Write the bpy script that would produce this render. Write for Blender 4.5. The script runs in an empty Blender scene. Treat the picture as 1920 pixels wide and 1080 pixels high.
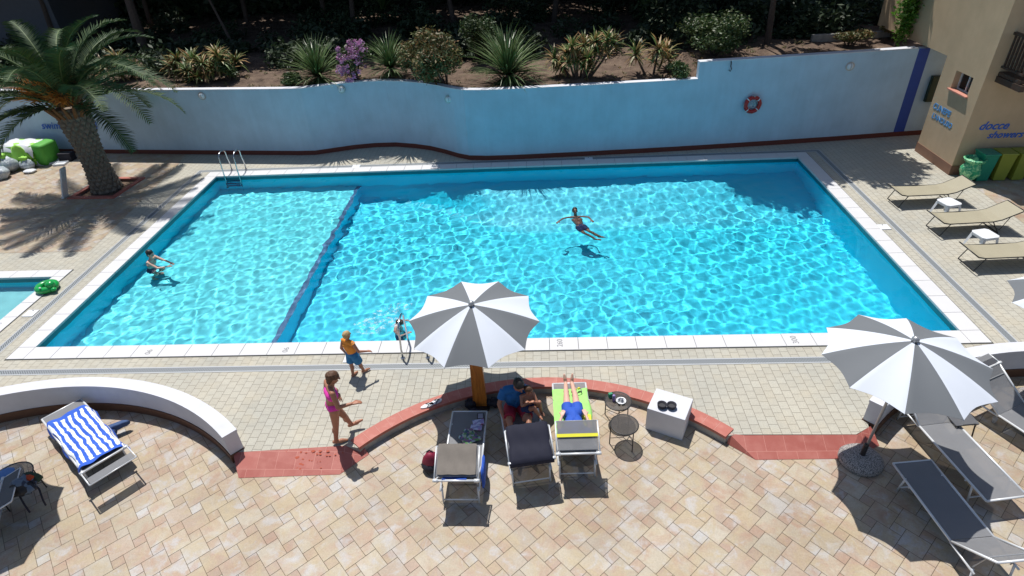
import bpy, bmesh, math, random
import numpy as np
from mathutils import Vector, Matrix
from mathutils.geometry import tessellate_polygon
S = bpy.context.scene
COL = S.collection
rad = math.radians
# ---------------------------------------------------------------- camera
F_PX, YAW, PITCH, ROLL = 1137.08, -0.064073, 0.595361, -0.0584376
CAM = Vector((11.3146, -10.0645, 8.14588))
fwd = Vector((math.sin(YAW)*math.cos(PITCH), math.cos(YAW)*math.cos(PITCH), -math.sin(PITCH)))
rt = Vector((math.cos(YAW), -math.sin(YAW), 0)); up = rt.cross(fwd)
CR = math.cos(ROLL)*rt + math.sin(ROLL)*up; CU = -math.sin(ROLL)*rt + math.cos(ROLL)*up
cd = bpy.data.cameras.new('camera'); cam = bpy.data.objects.new('camera', cd); COL.objects.link(cam)
cd.sensor_width = 36; cd.lens = F_PX/1920*36; cd.clip_end = 2000
M = Matrix((CR, CU, -fwd)).transposed().to_4x4(); M.translation = CAM; cam.matrix_world = M
S.camera = cam
# ---------------------------------------------------------------- light
SUNV = Vector((-0.157, 0.382, 1)).normalized()
SUN_EL = math.asin(SUNV.z); SUN_ROT = math.atan2(SUNV.x, SUNV.y)
W = bpy.data.worlds.new("World"); S.world = W; W.use_nodes = True
bg = W.node_tree.nodes['Background']; sk = W.node_tree.nodes.new('ShaderNodeTexSky')
sk.sky_type = 'NISHITA'; sk.sun_disc = False; sk.sun_elevation = SUN_EL; sk.sun_rotation = SUN_ROT
W.node_tree.links.new(sk.outputs[0], bg.inputs[0]); bg.inputs[1].default_value = 0.075
sl = bpy.data.lights.new('sun', 'SUN'); sl.energy = 4.0; sl.angle = rad(0.5); sl.color = (1, .965, .91)
so = bpy.data.objects.new('sun', sl); COL.objects.link(so)
so.rotation_euler = SUNV.to_track_quat('Z', 'Y').to_euler()
sl.cycles.is_caustics_light = True
S.view_settings.view_transform = 'Standard'; S.view_settings.look = 'None'
S.view_settings.exposure = 0.30; S.view_settings.gamma = 1
S.cycles.max_bounces = 10; S.cycles.transparent_max_bounces = 12
S.cycles.caustics_reflective = False
# ---------------------------------------------------------------- helpers
ZP = -0.17      # level of the lower patio
ZW = -0.12      # water level
def G(px, py, z=0.0):
    d = F_PX*fwd + (px-960)*CR - (py-540)*CU
    t = (z-CAM.z)/d.z
    return CAM + t*d
def tag(o, label=None, cat=None, group=None, kind=None):
    if label: o['label'] = label
    if cat: o['category'] = cat
    if group: o['group'] = group
    if kind: o['kind'] = kind
    return o
def empty(name, loc=(0,0,0), rz=0.0, label=None, cat=None, group=None):
    o = bpy.data.objects.new(name, None); COL.objects.link(o)
    o.location = loc; o.rotation_euler = (0,0,rz); o.empty_display_size = .2
    return tag(o, label, cat, group)
def link(name, me, parent=None, smooth=False):
    o = bpy.data.objects.new(name, me); COL.objects.link(o)
    if parent: o.parent = parent
    if smooth and len(me.polygons): me.polygons.foreach_set('use_smooth', [True]*len(me.polygons))
    return o
def copy_tree(o, parent=None):
    c = o.copy(); COL.objects.link(c); c.parent = parent
    for ch in [x for x in S.objects if x.parent == o]: copy_tree(ch, c)
    return c
class MB:
    def __init__(s): s.v=[]; s.f=[]; s.m=[]
    def add(s, vs, fs, mi=0):
        n=len(s.v); s.v += [tuple(v) for v in vs]; s.f += [tuple(i+n for i in f) for f in fs]; s.m += [mi]*len(fs); return s
    def box(s, c, d, rot=None, mi=0, bev=0.0):
        hx,hy,hz=d[0]/2,d[1]/2,d[2]/2
        R = rot if rot is not None else Matrix.Identity(3)
        if isinstance(R,(int,float)): R = Matrix.Rotation(R,3,'Z')
        if bev:
            b=min(bev,hx*.9,hy*.9,hz*.9); vs=[]; 
            # chamfered box via bmesh
            bm=bmesh.new(); bmesh.ops.create_cube(bm,size=1)
            for v in bm.verts: v.co=Vector((v.co.x*d[0],v.co.y*d[1],v.co.z*d[2]))
            bmesh.ops.bevel(bm,geom=bm.edges[:],offset=b,segments=2,affect='EDGES',profile=.6)
            bm.verts.index_update()
            vs=[R@v.co+Vector(c) for v in bm.verts]; fs=[[v.index for v in f.verts] for f in bm.faces]; bm.free()
            return s.add(vs,fs,mi)
        vs=[R@Vector((x*hx,y*hy,z*hz))+Vector(c) for z in(-1,1) for y in(-1,1) for x in(-1,1)]
        return s.add(vs,[(0,2,3,1),(4,5,7,6),(0,1,5,4),(2,6,7,3),(0,4,6,2),(1,3,7,5)],mi)
    def tube(s, pts, r, n=8, mi=0, caps=True, closed=False):
        P=[Vector(p) for p in pts]; N=len(P)
        rr=r if isinstance(r,(list,tuple)) else [r]*N
        base=len(s.v); prev=None
        for i,p in enumerate(P):
            if closed: t=(P[(i+1)%N]-P[i-1])
            else: t=(P[min(i+1,N-1)]-P[max(i-1,0)])
            t=t.normalized() if t.length>1e-9 else Vector((0,0,1))
            if prev is None:
                a=t.cross(Vector((0,0,1))); 
                if a.length<1e-3: a=t.cross(Vector((1,0,0)))
            else: a=prev-t*prev.dot(t)
            a=a.normalized() if a.length>1e-6 else t.orthogonal().normalized(); prev=a; b=t.cross(a)
            for k in range(n):
                w=2*math.pi*k/n; s.v.append(tuple(p+rr[i]*(math.cos(w)*a+math.sin(w)*b)))
        for i in range(N if closed else N-1):
            j=(i+1)%N
            for k in range(n):
                s.f.append((base+i*n+k,base+i*n+(k+1)%n,base+j*n+(k+1)%n,base+j*n+k)); s.m.append(mi)
        if caps and not closed:
            s.f.append(tuple(base+k for k in range(n))[::-1]); s.m.append(mi)
            s.f.append(tuple(base+(N-1)*n+k for k in range(n))); s.m.append(mi)
        return s
    def lathe(s, prof, c=(0,0,0), n=24, mi=0):
        base=len(s.v); c=Vector(c)
        for r,z in prof:
            for k in range(n):
                w=2*math.pi*k/n; s.v.append((c.x+r*math.cos(w),c.y+r*math.sin(w),c.z+z))
        for i in range(len(prof)-1):
            for k in range(n):
                s.f.append((base+i*n+k,base+i*n+(k+1)%n,base+(i+1)*n+(k+1)%n,base+(i+1)*n+k)); s.m.append(mi)
        s.f.append(tuple(base+k for k in range(n))[::-1]); s.m.append(mi)
        s.f.append(tuple(base+(len(prof)-1)*n+k for k in range(n))); s.m.append(mi)
        return s
    def ell(s, c, r, n=14, m=9, mi=0, rot=None):
        base=len(s.v); c=Vector(c); R=rot or Matrix.Identity(3)
        for i in range(1,m):
            a=math.pi*i/m
            for k in range(n):
                w=2*math.pi*k/n
                s.v.append(tuple(c+R@Vector((r[0]*math.sin(a)*math.cos(w),r[1]*math.sin(a)*math.sin(w),r[2]*math.cos(a)))))
        t=len(s.v); s.v.append(tuple(c+R@Vector((0,0,r[2])))); s.v.append(tuple(c+R@Vector((0,0,-r[2]))))
        for i in range(m-2):
            for k in range(n): s.f.append((base+i*n+k,base+(i+1)*n+k,base+(i+1)*n+(k+1)%n,base+i*n+(k+1)%n)); s.m.append(mi)
        for k in range(n):
            s.f.append((t,base+k,base+(k+1)%n)); s.m.append(mi)
            s.f.append((t+1,base+(m-2)*n+(k+1)%n,base+(m-2)*n+k)); s.m.append(mi)
        return s
    def prism(s, poly, z0, z1, mi=0, mtop=None, holes=()):
        loops=[[Vector((x,y,0)) for x,y in poly]]+[[Vector((x,y,0)) for x,y in h] for h in holes]
        tris=tessellate_polygon(loops); flat=[p for l in loops for p in l]; n=len(flat); b=len(s.v)
        s.v+=[(p.x,p.y,z1) for p in flat]+[(p.x,p.y,z0) for p in flat]
        for t in tris:
            a,bb,c=[flat[i] for i in t]; cr=(bb-a).cross(c-a).z
            if abs(cr)<1e-12: continue
            t=t if cr>0 else t[::-1]
            s.f.append(tuple(b+i for i in t)); s.m.append(mtop if mtop is not None else mi)
            s.f.append(tuple(b+n+i for i in t[::-1])); s.m.append(mi)
        o=0
        for li,l in enumerate(loops):
            k=len(l); area=sum(l[i].x*l[(i+1)%k].y-l[(i+1)%k].x*l[i].y for i in range(k))
            ccw=(area>0)==(li==0)
            for i in range(k):
                j=(i+1)%k; q=(b+o+i,b+n+o+i,b+n+o+j,b+o+j)
                s.f.append(q if ccw else q[::-1]); s.m.append(mi)
            o+=k
        return s
    def build(s, name, mats, parent=None, smooth=False, shift=None):
        me=bpy.data.meshes.new(name)
        v=s.v if shift is None else [(a-shift[0],b-shift[1],c-shift[2]) for a,b,c in s.v]
        me.from_pydata(v,[],s.f)
        for m in (mats if isinstance(mats,(list,tuple)) else [mats]): me.materials.append(m)
        me.polygons.foreach_set('material_index', s.m)
        me.update()
        return link(name, me, parent, smooth)
def arc(c, r, a0, a1, n):
    return [(c[0]+r*math.cos(rad(a0+(a1-a0)*i/n)), c[1]+r*math.sin(rad(a0+(a1-a0)*i/n))) for i in range(n+1)]
# ---------------------------------------------------------------- materials
class NT:
    def __init__(s, name):
        s.m=bpy.data.materials.new(name); s.m.use_nodes=True; s.t=s.m.node_tree; s.b=s.t.nodes['Principled BSDF']
    def n(s, typ, **kw):
        x=s.t.nodes.new('ShaderNode'+typ)
        for k,v in kw.items():
            if k in x.inputs: x.inputs[k].default_value=v
            else: setattr(x,k,v)
        return x
    def l(s,a,b): s.t.links.new(a,b)
    def pos(s, scale=(1,1,1), rot=(0,0,0), loc=(0,0,0)):
        tc=s.n('TexCoord'); mp=s.n('Mapping'); mp.inputs['Scale'].default_value=scale; mp.inputs['Rotation'].default_value=rot; mp.inputs['Location'].default_value=loc
        s.l(tc.outputs['Object'],mp.inputs['Vector']); return mp.outputs[0]
    def noise(s, vec, scale, detail=4, rough=.55, dist=0):
        x=s.n('TexNoise'); x.inputs['Scale'].default_value=scale; x.inputs['Detail'].default_value=detail; x.inputs['Roughness'].default_value=rough; x.inputs['Distortion'].default_value=dist
        if vec is not None: s.l(vec,x.inputs['Vector'])
        return x.outputs['Fac']
    def ramp(s, fac, stops, interp='LINEAR'):
        r=s.n('ValToRGB'); r.color_ramp.interpolation=interp
        while len(r.color_ramp.elements)<len(stops): r.color_ramp.elements.new(.5)
        for e,(p,c) in zip(r.color_ramp.elements,stops):
            e.position=p; e.color=(*c,1) if not isinstance(c,(int,float)) else (c,c,c,1)
        s.l(fac,r.inputs[0]); return r.outputs[0]
    def mix(s, a, b, fac, mode='MIX'):
        x=s.n('MixRGB'); x.blend_type=mode
        for i,v in ((1,a),(2,b)):
            if isinstance(v,(tuple,list)): x.inputs[i].default_value=(*v[:3],1)
            else: s.l(v,x.inputs[i])
        if isinstance(fac,(int,float)): x.inputs[0].default_value=fac
        else: s.l(fac,x.inputs[0])
        return x.outputs[0]
    def col(s, c):
        if isinstance(c,(tuple,list)): s.b.inputs['Base Color'].default_value=(*c,1)
        else: s.l(c,s.b.inputs['Base Color'])
        return s
    def bump(s, h, strength=.3, dist=.01):
        b=s.n('Bump'); b.inputs['Strength'].default_value=strength; b.inputs['Distance'].default_value=dist
        s.l(h,b.inputs['Height']); s.l(b.outputs[0],s.b.inputs['Normal']); return s
    def set(s, **kw):
        for k,v in kw.items():
            k={'rough':'Roughness','metal':'Metallic','spec':'Specular IOR Level','sss':'Subsurface Weight','trans':'Transmission Weight','coat':'Coat Weight','alpha':'Alpha'}.get(k,k)
            s.b.inputs[k].default_value=v
        return s
def simple(name, c, rough=.6, var=.12, scale=6, metal=0, bump=0, **kw):
    m=NT(name); v=m.pos(); f=m.noise(v,scale)
    m.col(m.mix(tuple(x*(1-var) for x in c),tuple(min(1,x*(1+var)) for x in c),f)).set(rough=rough,metal=metal,**kw)
    if bump: m.bump(m.noise(v,scale*6),bump,.004)
    return m.m
def leafmat(name, cols, rough=.5, trans=.15):
    m=NT(name); g=m.n('NewGeometry'); r=m.ramp(g.outputs['Random Per Island'],[(i/(len(cols)-1),c) for i,c in enumerate(cols)])
    nv=m.noise(m.pos(),.9); hs=m.n('HueSaturation'); m.l(r,hs.inputs['Color'])
    mr=m.n('MapRange'); m.l(nv,mr.inputs[0]); mr.inputs[1].default_value=.3; mr.inputs[2].default_value=.7; mr.inputs[3].default_value=.6; mr.inputs[4].default_value=1.35
    m.l(mr.outputs[0],hs.inputs['Value']); m.col(hs.outputs[0]).set(rough=rough)
    tr=m.n('BsdfTranslucent'); m.l(hs.outputs[0],tr.inputs[0]); mx=m.n('MixShader'); mx.inputs[0].default_value=trans
    m.l(m.b.outputs[0],mx.inputs[1]); m.l(tr.outputs[0],mx.inputs[2]); m.l(mx.outputs[0],m.t.nodes['Material Output'].inputs[0])
    return m.m
MT={}
def stucco(name, c, dirt=.35):
    m=NT(name); v=m.pos(); f=m.noise(v,1.3,6,.6); f2=m.noise(v,14,4)
    base=m.mix(tuple(x*.86 for x in c),c,m.ramp(f,[(.3,0),(.65,1)])); 
    st=m.pos((5,5,.45)); f3=m.ramp(m.noise(st,1.2,5,.6),[(.45,0),(.75,1)])
    mul=m.n('Math',operation='MULTIPLY'); m.l(f3,mul.inputs[0]); mul.inputs[1].default_value=dirt*.45
    base=m.mix(base,tuple(x*.62 for x in c),mul.outputs[0])
    m.col(base).set(rough=.85); m.bump(f2,.25,.01); return m.m
MT['wallwhite']=stucco('white_wall_paint',(.47,.61,.74))
MT['wallclean']=stucco('white_low_wall_paint',(.64,.65,.70),.1)
MT['wallblue']=simple('blue_paint',(.025,.07,.34),.6)
MT['skirt']=simple('dark_red_skirting',(.13,.03,.02),.6)
MT['bskirt']=simple('brown_skirting',(.12,.055,.03),.6)
MT['tan']=stucco('tan_plaster',(.56,.41,.26),.25)
MT['tanskirt']=simple('brown_plinth',(.24,.13,.085),.7)
MT['wood']=simple('dark_wood',(.055,.032,.022),.6,.3,12,bump=.3)
MT['orangewood']=None
def mk_orange():
    m=NT('orange_wood'); v=m.pos((9,9,1.1)); f=m.noise(v,3,6,.6,.6)
    m.col(m.ramp(f,[(.3,(.36,.10,.015)),(.6,(.58,.2,.03)),(.8,(.68,.27,.05))])).set(rough=.45); return m.m
MT['orangewood']=mk_orange()
def mk_paver():
    m=NT('grey_block_paving'); tc=m.n('TexCoord'); sep=m.n('SeparateXYZ'); m.l(tc.outputs['Object'],sep.inputs[0])
    cb=m.n('CombineXYZ'); m.l(sep.outputs[1],cb.inputs[0]); m.l(sep.outputs[0],cb.inputs[1])
    br=m.n('TexBrick'); m.l(cb.outputs[0],br.inputs['Vector']); br.offset=.5; br.squash=1
    for k,v in (('Scale',1),('Mortar Size',.0042),('Mortar Smooth',.3),('Bias',0),('Brick Width',.185),('Row Height',.165)): br.inputs[k].default_value=v
    br.inputs['Color1'].default_value=(.43,.405,.34,1); br.inputs['Color2'].default_value=(.465,.445,.38,1); br.inputs['Mortar'].default_value=(.21,.185,.15,1)
    big=m.noise(m.pos(),.55,5,.6); sm=m.noise(m.pos(),38,4,.7)
    c=m.mix(br.outputs['Color'],(.54,.47,.34),m.ramp(m.noise(m.pos(),1.7,4,.6),[(.5,0),(.75,.4)]))
    c=m.mix(c,m.ramp(big,[(.35,(.88,.90,.92)),(.65,(1.03,1.02,1.0))]),1,'MULTIPLY')
    c=m.mix(c,m.ramp(sm,[(.3,.84),(.7,1.08)]),1,'MULTIPLY')
    wet=m.ramp(m.noise(m.pos(),.9,3,.5,1.2),[(.62,0),(.70,1)])
    m.col(c).set(rough=.8)
    inv=m.n('Math',operation='SUBTRACT'); inv.inputs[0].default_value=1; m.l(br.outputs['Fac'],inv.inputs[1]); m.bump(inv.outputs[0],.7,.006); return m.m
MT['paver']=mk_paver()
def mk_stone():
    m=NT('mottled_stone_tile'); at=m.n('Attribute',attribute_name='tile'); v=m.pos()
    f=m.noise(v,3.1,6,.62,.6); f2=m.noise(v,2.2,7,.68,1.0)
    c=m.mix(at.outputs['Color'],(.47,.30,.21),m.ramp(f,[(.46,0),(.66,.75)]))
    c=m.mix(c,(.52,.42,.26),m.ramp(f2,[(.46,0),(.62,.7)]))
    c=m.mix(c,(.56,.55,.55),m.ramp(m.noise(v,2.9,6,.6,.5),[(.54,0),(.66,.7)]))
    c=m.mix(c,m.ramp(m.noise(v,45,4,.7),[(.3,.68),(.7,.86)]),1,'MULTIPLY')
    c=m.mix(c,m.ramp(m.noise(v,.7,6,.65),[(.38,(.86,.83,.80)),(.58,(1.03,1.03,1.03))]),1,'MULTIPLY')
    m.col(c).set(rough=.62); m.bump(m.noise(v,30,4,.7),.25,.004); return m.m
MT['stone']=mk_stone()
MT['grout']=simple('tile_grout',(.13,.10,.07),.95)
def mk_coping():
    m=NT('white_coping_stone'); v=m.pos(); c=m.mix((.55,.55,.56),(.64,.635,.64),m.noise(v,1.6,5))
    c=m.mix(c,(.6,.57,.52),m.ramp(m.noise(v,5,5,.7),[(.6,0),(.8,.35)]))
    m.col(c).set(rough=.7); m.bump(m.noise(v,60),.15,.003); return m.m
MT['coping']=mk_coping()
def mk_red(name='red_clay_tile'):
    m=NT(name); v=m.pos(); 
    c=m.mix((.37,.10,.075),(.44,.14,.105),m.noise(v,2.5,4))
    c=m.mix(c,(.60,.30,.25),m.ramp(m.noise(v,7,5,.6),[(.5,0),(.8,.4)]))
    m.col(c).set(rough=.6); m.bump(m.noise(v,50),.15,.003); return m.m
MT['red']=mk_red()
def mk_liner():
    m=NT('cyan_pool_liner'); v=m.pos(); 
    c=m.mix((.004,.70,.95),(.008,.76,.99),m.noise(v,.8,4))
    m.col(c).set(rough=.5); return m.m
MT['liner']=mk_liner()
MT['linershal']=simple('pale_cyan_pool_liner',(.10,.84,.98),.5,.03,1)
MT['linerpale']=simple('pale_pool_liner',(.25,.74,.80),.5,.04,1)
MT['navy']=simple('navy_mosaic',(.03,.15,.34),.4,.3,20)
MT['tealband']=simple('teal_waterline_tile',(.01,.16,.20),.4,.15,8)
def mk_water():
    m=bpy.data.materials.new('pool_water'); m.use_nodes=True; t=m.node_tree; t.nodes.clear()
    o=t.nodes.new('ShaderNodeOutputMaterial'); g=t.nodes.new('ShaderNodeBsdfGlass'); g.inputs['IOR'].default_value=1.33; g.inputs['Roughness'].default_value=0
    t.links.new(g.outputs[0],o.inputs[0]); return m
MT['water']=mk_water()
def mk_drain():
    m=NT('drain_grate'); w=m.n('TexWave'); w.inputs['Scale'].default_value=12; w.bands_direction='DIAGONAL'; tc=m.n('TexCoord'); m.l(tc.outputs['Object'],w.inputs['Vector'])
    m.col(m.ramp(w.outputs['Fac'],[(.3,(.09,.105,.12)),(.6,(.27,.29,.30))])).set(rough=.5); return m.m
MT['drain']=mk_drain()
MT['drainrim']=simple('grey_drain_rim',(.42,.44,.46),.5)
MT['soil']=None
def mk_soil():
    m=NT('garden_soil'); v=m.pos(); f=m.noise(v,2,6,.65); f2=m.noise(v,30,5,.7)
    c=m.ramp(f,[(.3,(.06,.035,.025)),(.5,(.15,.10,.07)),(.7,(.24,.17,.12))]); c=m.mix(c,m.ramp(f2,[(.3,.5),(.62,1.1),(.75,1.9)]),1,'MULTIPLY')
    m.col(c).set(rough=.95); m.bump(f2,.8,.05); return m.m
MT['soil']=mk_soil()
MT['steel']=simple('polished_steel',(.55,.56,.58),.22,.05,5,metal=1)
MT['alu']=simple('white_aluminium',(.72,.74,.76),.35,.05,5,metal=.15)
MT['alugrey']=simple('grey_aluminium',(.40,.41,.42),.35,.08,5,metal=.5)
MT['black']=simple('black_metal',(.018,.018,.02),.4,.1)
MT['blackcloth']=simple('black_cloth',(.012,.012,.022),.8,.2,bump=.3)
def mk_sling(name,c,alpha):
    m=NT(name); v=m.pos((1,1,1)); ch=m.n('TexChecker'); ch.inputs['Scale'].default_value=260; m.l(v,ch.inputs['Vector'])
    c1=tuple(x*.8 for x in c); m.col(m.mix(m.mix(c1,c,ch.outputs['Fac']),tuple(x*.75 for x in c),m.noise(v,4))).set(rough=.65,alpha=alpha); return m.m
MT['sling']=mk_sling('grey_mesh_sling',(.27,.275,.29),.74)
MT['slingdark']=mk_sling('charcoal_mesh_sling',(.13,.135,.15),.85)
MT['slingbeige']=mk_sling('beige_mesh_sling',(.42,.38,.27),.985)
MT['umbwhite']=simple('white_parasol_fabric',(.63,.67,.74),.8,.03,3,bump=.05)
MT['umbgrey']=simple('grey_parasol_fabric',(.140,.152,.165),.8,.04,3,bump=.05)
MT['plwhite']=simple('white_plastic',(.70,.72,.75),.35,.03,3)
MT['limegreen']=simple('lime_fabric',(.30,.62,.08),.7,.2,9,bump=.3)
MT['lime2']=simple('pale_lime_towel',(.36,.72,.20),.9,.18,14,bump=.5)
MT['yellow']=simple('yellow_cloth',(.80,.75,.05),.8,.1)
def mk_skin(name,c):
    m=NT(name); v=m.pos(); m.col(m.mix(tuple(x*.85 for x in c),c,m.noise(v,9))).set(rough=.5,sss=.08); m.b.inputs['Subsurface Radius'].default_value=(.02,.008,.004); return m.m
MT['skinlight']=mk_skin('fair_skin',(.70,.43,.33)); MT['skintan']=mk_skin('tanned_skin',(.42,.185,.11)); MT['skindark']=mk_skin('brown_skin',(.30,.14,.09))
def cl(k,name,c,**kw): MT[k]=simple(name,c,.8,.15,12,bump=.4,**kw)
cl('pink','pink_swimwear',(.80,.05,.42)); cl('orangeshirt','orange_vest',(.75,.27,.03)); cl('blueshorts','blue_swim_shorts',(.02,.17,.38))
cl('blueshirt','blue_shirt',(.012,.13,.36)); cl('redshorts','dark_red_shorts',(.36,.015,.04)); cl('navy2','navy_cloth',(.015,.03,.10)); cl('royal','royal_blue_cloth',(.02,.09,.48))
MT['hairbrown']=simple('brown_hair',(.10,.045,.02),.6,.4,30,bump=.6); MT['hairblond']=simple('blond_hair',(.45,.30,.14),.6,.3,30,bump=.6); MT['hairblack']=simple('black_hair',(.012,.009,.008),.5,.3,30,bump=.6)
MT['eye']=simple('dark_eye',(.02,.015,.01),.2); MT['lip']=simple('lips',(.40,.12,.10),.5)
MT['green']=simple('green_plastic',(.01,.33,.07),.25,.1,6); MT['binfern']=simple('bin_green',(.015,.24,.15),.4); MT['binyel']=simple('bin_yellow_green',(.26,.30,.04),.4); MT['bingrey']=simple('bin_grey_blue',(.22,.26,.33),.4)
def mk_bag(name,c,c2):
    m=NT(name); v=m.pos(); f=m.noise(v,9,5,.6,1.5); m.col(m.mix(c,c2,m.ramp(f,[(.45,0),(.6,1)]))).set(rough=.3); m.bump(f,.8,.03); return m.m
MT['bag']=mk_bag('green_plastic_bag',(.015,.33,.16),(.35,.70,.35)); MT['sack']=mk_bag('grey_white_sack',(.36,.41,.47),(.50,.56,.56))
def mk_granite():
    m=NT('washed_gravel_concrete'); v=m.pos(); vo=m.n('TexVoronoi'); vo.inputs['Scale'].default_value=70; m.l(v,vo.inputs['Vector'])
    m.col(m.ramp(vo.outputs['Distance'],[(.1,(.55,.52,.5)),(.45,(.30,.28,.27)),(.8,(.08,.08,.08))])).set(rough=.8); m.bump(vo.outputs['Distance'],.6,.01); return m.m
MT['granite']=mk_granite()
def mk_conc():
    m=NT('grey_concrete'); v=m.pos(); m.col(m.ramp(m.noise(v,5,6,.7),[(.3,(.24,.23,.21)),(.7,(.42,.40,.37))])).set(rough=.9); m.bump(m.noise(v,25),.4,.01); return m.m
MT['conc']=mk_conc()
MT['bark']=simple('bark',(.075,.055,.045),.9,.5,14,bump=.8)
MT['palmbark']=simple('palm_trunk_scales',(.20,.16,.125),.9,.65,11,bump=.8)
MT['palmfib']=simple('dry_orange_palm_fibre',(.20,.085,.03),.8,.4,15)
MT['glass']=NT('dark_window_glass').col((.01,.012,.015)).set(rough=.05).m
def mk_tglass():
    m=NT('smoked_table_glass'); m.col((.10,.09,.08)).set(rough=.08,alpha=.62); return m.m
MT['smoke']=mk_tglass()
MT['palmleaf']=leafmat('palm_leaflet',[(.030,.068,.018),(.022,.060,.016),(.060,.100,.025)],.7,.12)
MT['yucca']=leafmat('yucca_blade',[(.06,.12,.03),(.11,.17,.06),(.16,.22,.09)],.4,.12)
MT['aloe']=leafmat('aloe_blade',[(.10,.17,.05),(.30,.15,.06),(.34,.26,.09),(.08,.16,.04),(.14,.22,.06)],.5,.1)
MT['shrub']=leafmat('shrub_leaf',[(.03,.07,.02),(.06,.11,.03),(.10,.12,.04)],.5,.15)
MT['shrubdry']=leafmat('dry_shrub_leaf',[(.06,.10,.03),(.14,.15,.05),(.26,.13,.05)],.6,.15)
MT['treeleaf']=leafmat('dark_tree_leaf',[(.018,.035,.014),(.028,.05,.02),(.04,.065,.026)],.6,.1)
MT['brightleaf']=leafmat('bright_green_leaf',[(.06,.18,.02),(.12,.28,.03),(.18,.34,.06)],.4,.3)
MT['flower']=leafmat('pink_blossom',[(.42,.14,.36),(.56,.26,.50),(.68,.46,.64)],.6,.2)
# ================================================================ SETTING
POOLW, POOLD = 19.8, 9.24
def rect(x0,y0,x1,y1): return [(x0,y0),(x1,y0),(x1,y1),(x0,y1)]
# distant ground under everything
tag(MB().add([(-150,-150,-2.6),(250,-150,-2.6),(250,250,-2.6),(-150,250,-2.6)],[(0,1,2,3)]).build('ground',MT['soil']),kind='structure')
LC, LR = (2.4,-6.72), 5.2
RC, RR = (20.4,-6.05), 5.12
KC, KR = (11.27,-5.83), 4.60
front  = [(-14,-2.9),(-1.25,-2.9)] + arc(LC,LR-.12,134,47.5,18) + [(5.80,-3.02),(7.75,-2.89)]
front += arc(KC,KR-.245,138.5,45.0,22)
front += [(14.60,-2.72),(16.57,-2.74),(16.85,-2.58)] + arc(RC,RR-.12,135,46,18) + [(24.2,-2.5),(40,-2.5)]
deckpoly = front + [(40,13),(-14,13)]
kid = rect(-7.0,-1.2,-1.62,2.93)
palmhole = [(-4.25,7.9),(-2.9,7.85),(-2.75,9.2),(-4.1,9.3)]
tag(MB().prism(deckpoly,-.30,0,mi=1,mtop=0,holes=[rect(-.41,-.36,POOLW+.41,POOLD+.41)[::-1],rect(-7.35,-1.55,-1.27,3.27)[::-1],palmhole[::-1]]).build('deck',[MT['paver'],MT['conc']]),kind='structure')
tag(MB().add([(p[0],p[1],-.06) for p in palmhole],[(0,1,2,3)]).build('planter_soil',MT['soil']),kind='structure')
# stone tile areas in a hopscotch pattern; every tile is real, clipped to a convex outline
def clip(poly, region):
    out=poly; n=len(region)
    for i in range(n):
        a=region[i]; b=region[(i+1)%n]; inp=out; out=[]
        side=lambda p:(b[0]-a[0])*(p[1]-a[1])-(b[1]-a[1])*(p[0]-a[0])
        for k in range(len(inp)):
            p,qq=inp[k],inp[(k+1)%len(inp)]; sp,sq=side(p),side(qq)
            if sp>=0: out.append(p)
            if (sp>=0)!=(sq>=0):
                t=sp/(sp-sq); out.append((p[0]+t*(qq[0]-p[0]),p[1]+t*(qq[1]-p[1])))
        if len(out)<3: return []
    return out
def tiles(name, region, z, ang, a, b, seed, gap=.0035, skip=None):
    rnd=random.Random(seed); mb=MB(); cols=[]
    xs=[p[0] for p in region]; ys=[p[1] for p in region]
    ca,sa=math.cos(ang),math.sin(ang); rot=lambda x,y:(ca*x-sa*y,sa*x+ca*y)
    cx,cy=(min(xs)+max(xs))/2,(min(ys)+max(ys))/2; R=math.hypot(max(xs)-min(xs),max(ys)-min(ys))/2+1; d=math.hypot(a,b); N=int(R/d*1.5)+2
    g=gap
    for i in range(-N,N):
        for j in range(-N,N):
            ox,oy=i*a-j*b,i*b+j*a
            if math.hypot(ox,oy)>R+1: continue
            for kind,(x0,y0,x1,y1) in enumerate(((0,0,a,a),(a,0,a+b,b))):
                q=[rot(ox+x0+g,oy+y0+g),rot(ox+x1-g,oy+y0+g),rot(ox+x1-g,oy+y1-g),rot(ox+x0+g,oy+y1-g)]
                q=[(x+cx,y+cy) for x,y in q]
                if skip and skip(sum(p[0] for p in q)/4,sum(p[1] for p in q)/4): continue
                q=clip(q,region)
                if not q: continue
                dz=rnd.uniform(0,.0015)
                t=rnd.random()
                if kind==0: c=[(.50,.425,.315),(.54,.47,.36),(.52,.42,.325),(.50,.43,.34),(.55,.49,.39)][int(t*5)]
                else: c=[(.47,.35,.26),(.46,.34,.26),(.50,.43,.34),(.56,.54,.51),(.47,.37,.29)][int(t*5)]
                k=rnd.uniform(.93,1.05); n=len(mb.v)
                mb.add([(x,y,z+dz) for x,y in q],[tuple(range(len(q)))]); cols.append((c[0]*k,c[1]*k,c[2]*k,1,len(q)))
    me_o=mb.build(name,MT['stone']); at=me_o.data.color_attributes.new('tile','FLOAT_COLOR','CORNER')
    buf=[]
    for c in cols: buf+=list(c[:4])*c[4]
    at.data.foreach_set('color',buf); return tag(me_o,kind='structure')
tag(MB().add([(-20,-30,ZP-.006),(45,-30,ZP-.006),(45,-.5,ZP-.006),(-20,-.5,ZP-.006)],[(0,1,2,3)]).build('patio_bed',MT['grout']),kind='structure')
tiles('patio_paving',[(-5,-9),(26,-9),(26,-.9),(-5,-.9)],ZP,rad(-47),.345,.172,3)
lreg=[(-14,4.35),(-.86,4.25),(-.95,5.9),(-2.0,10.6),(-2.2,12.8),(-14,12.8)]
inpl=lambda x,y:(-4.42<x<-2.62 and 7.72<y<9.45)
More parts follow.
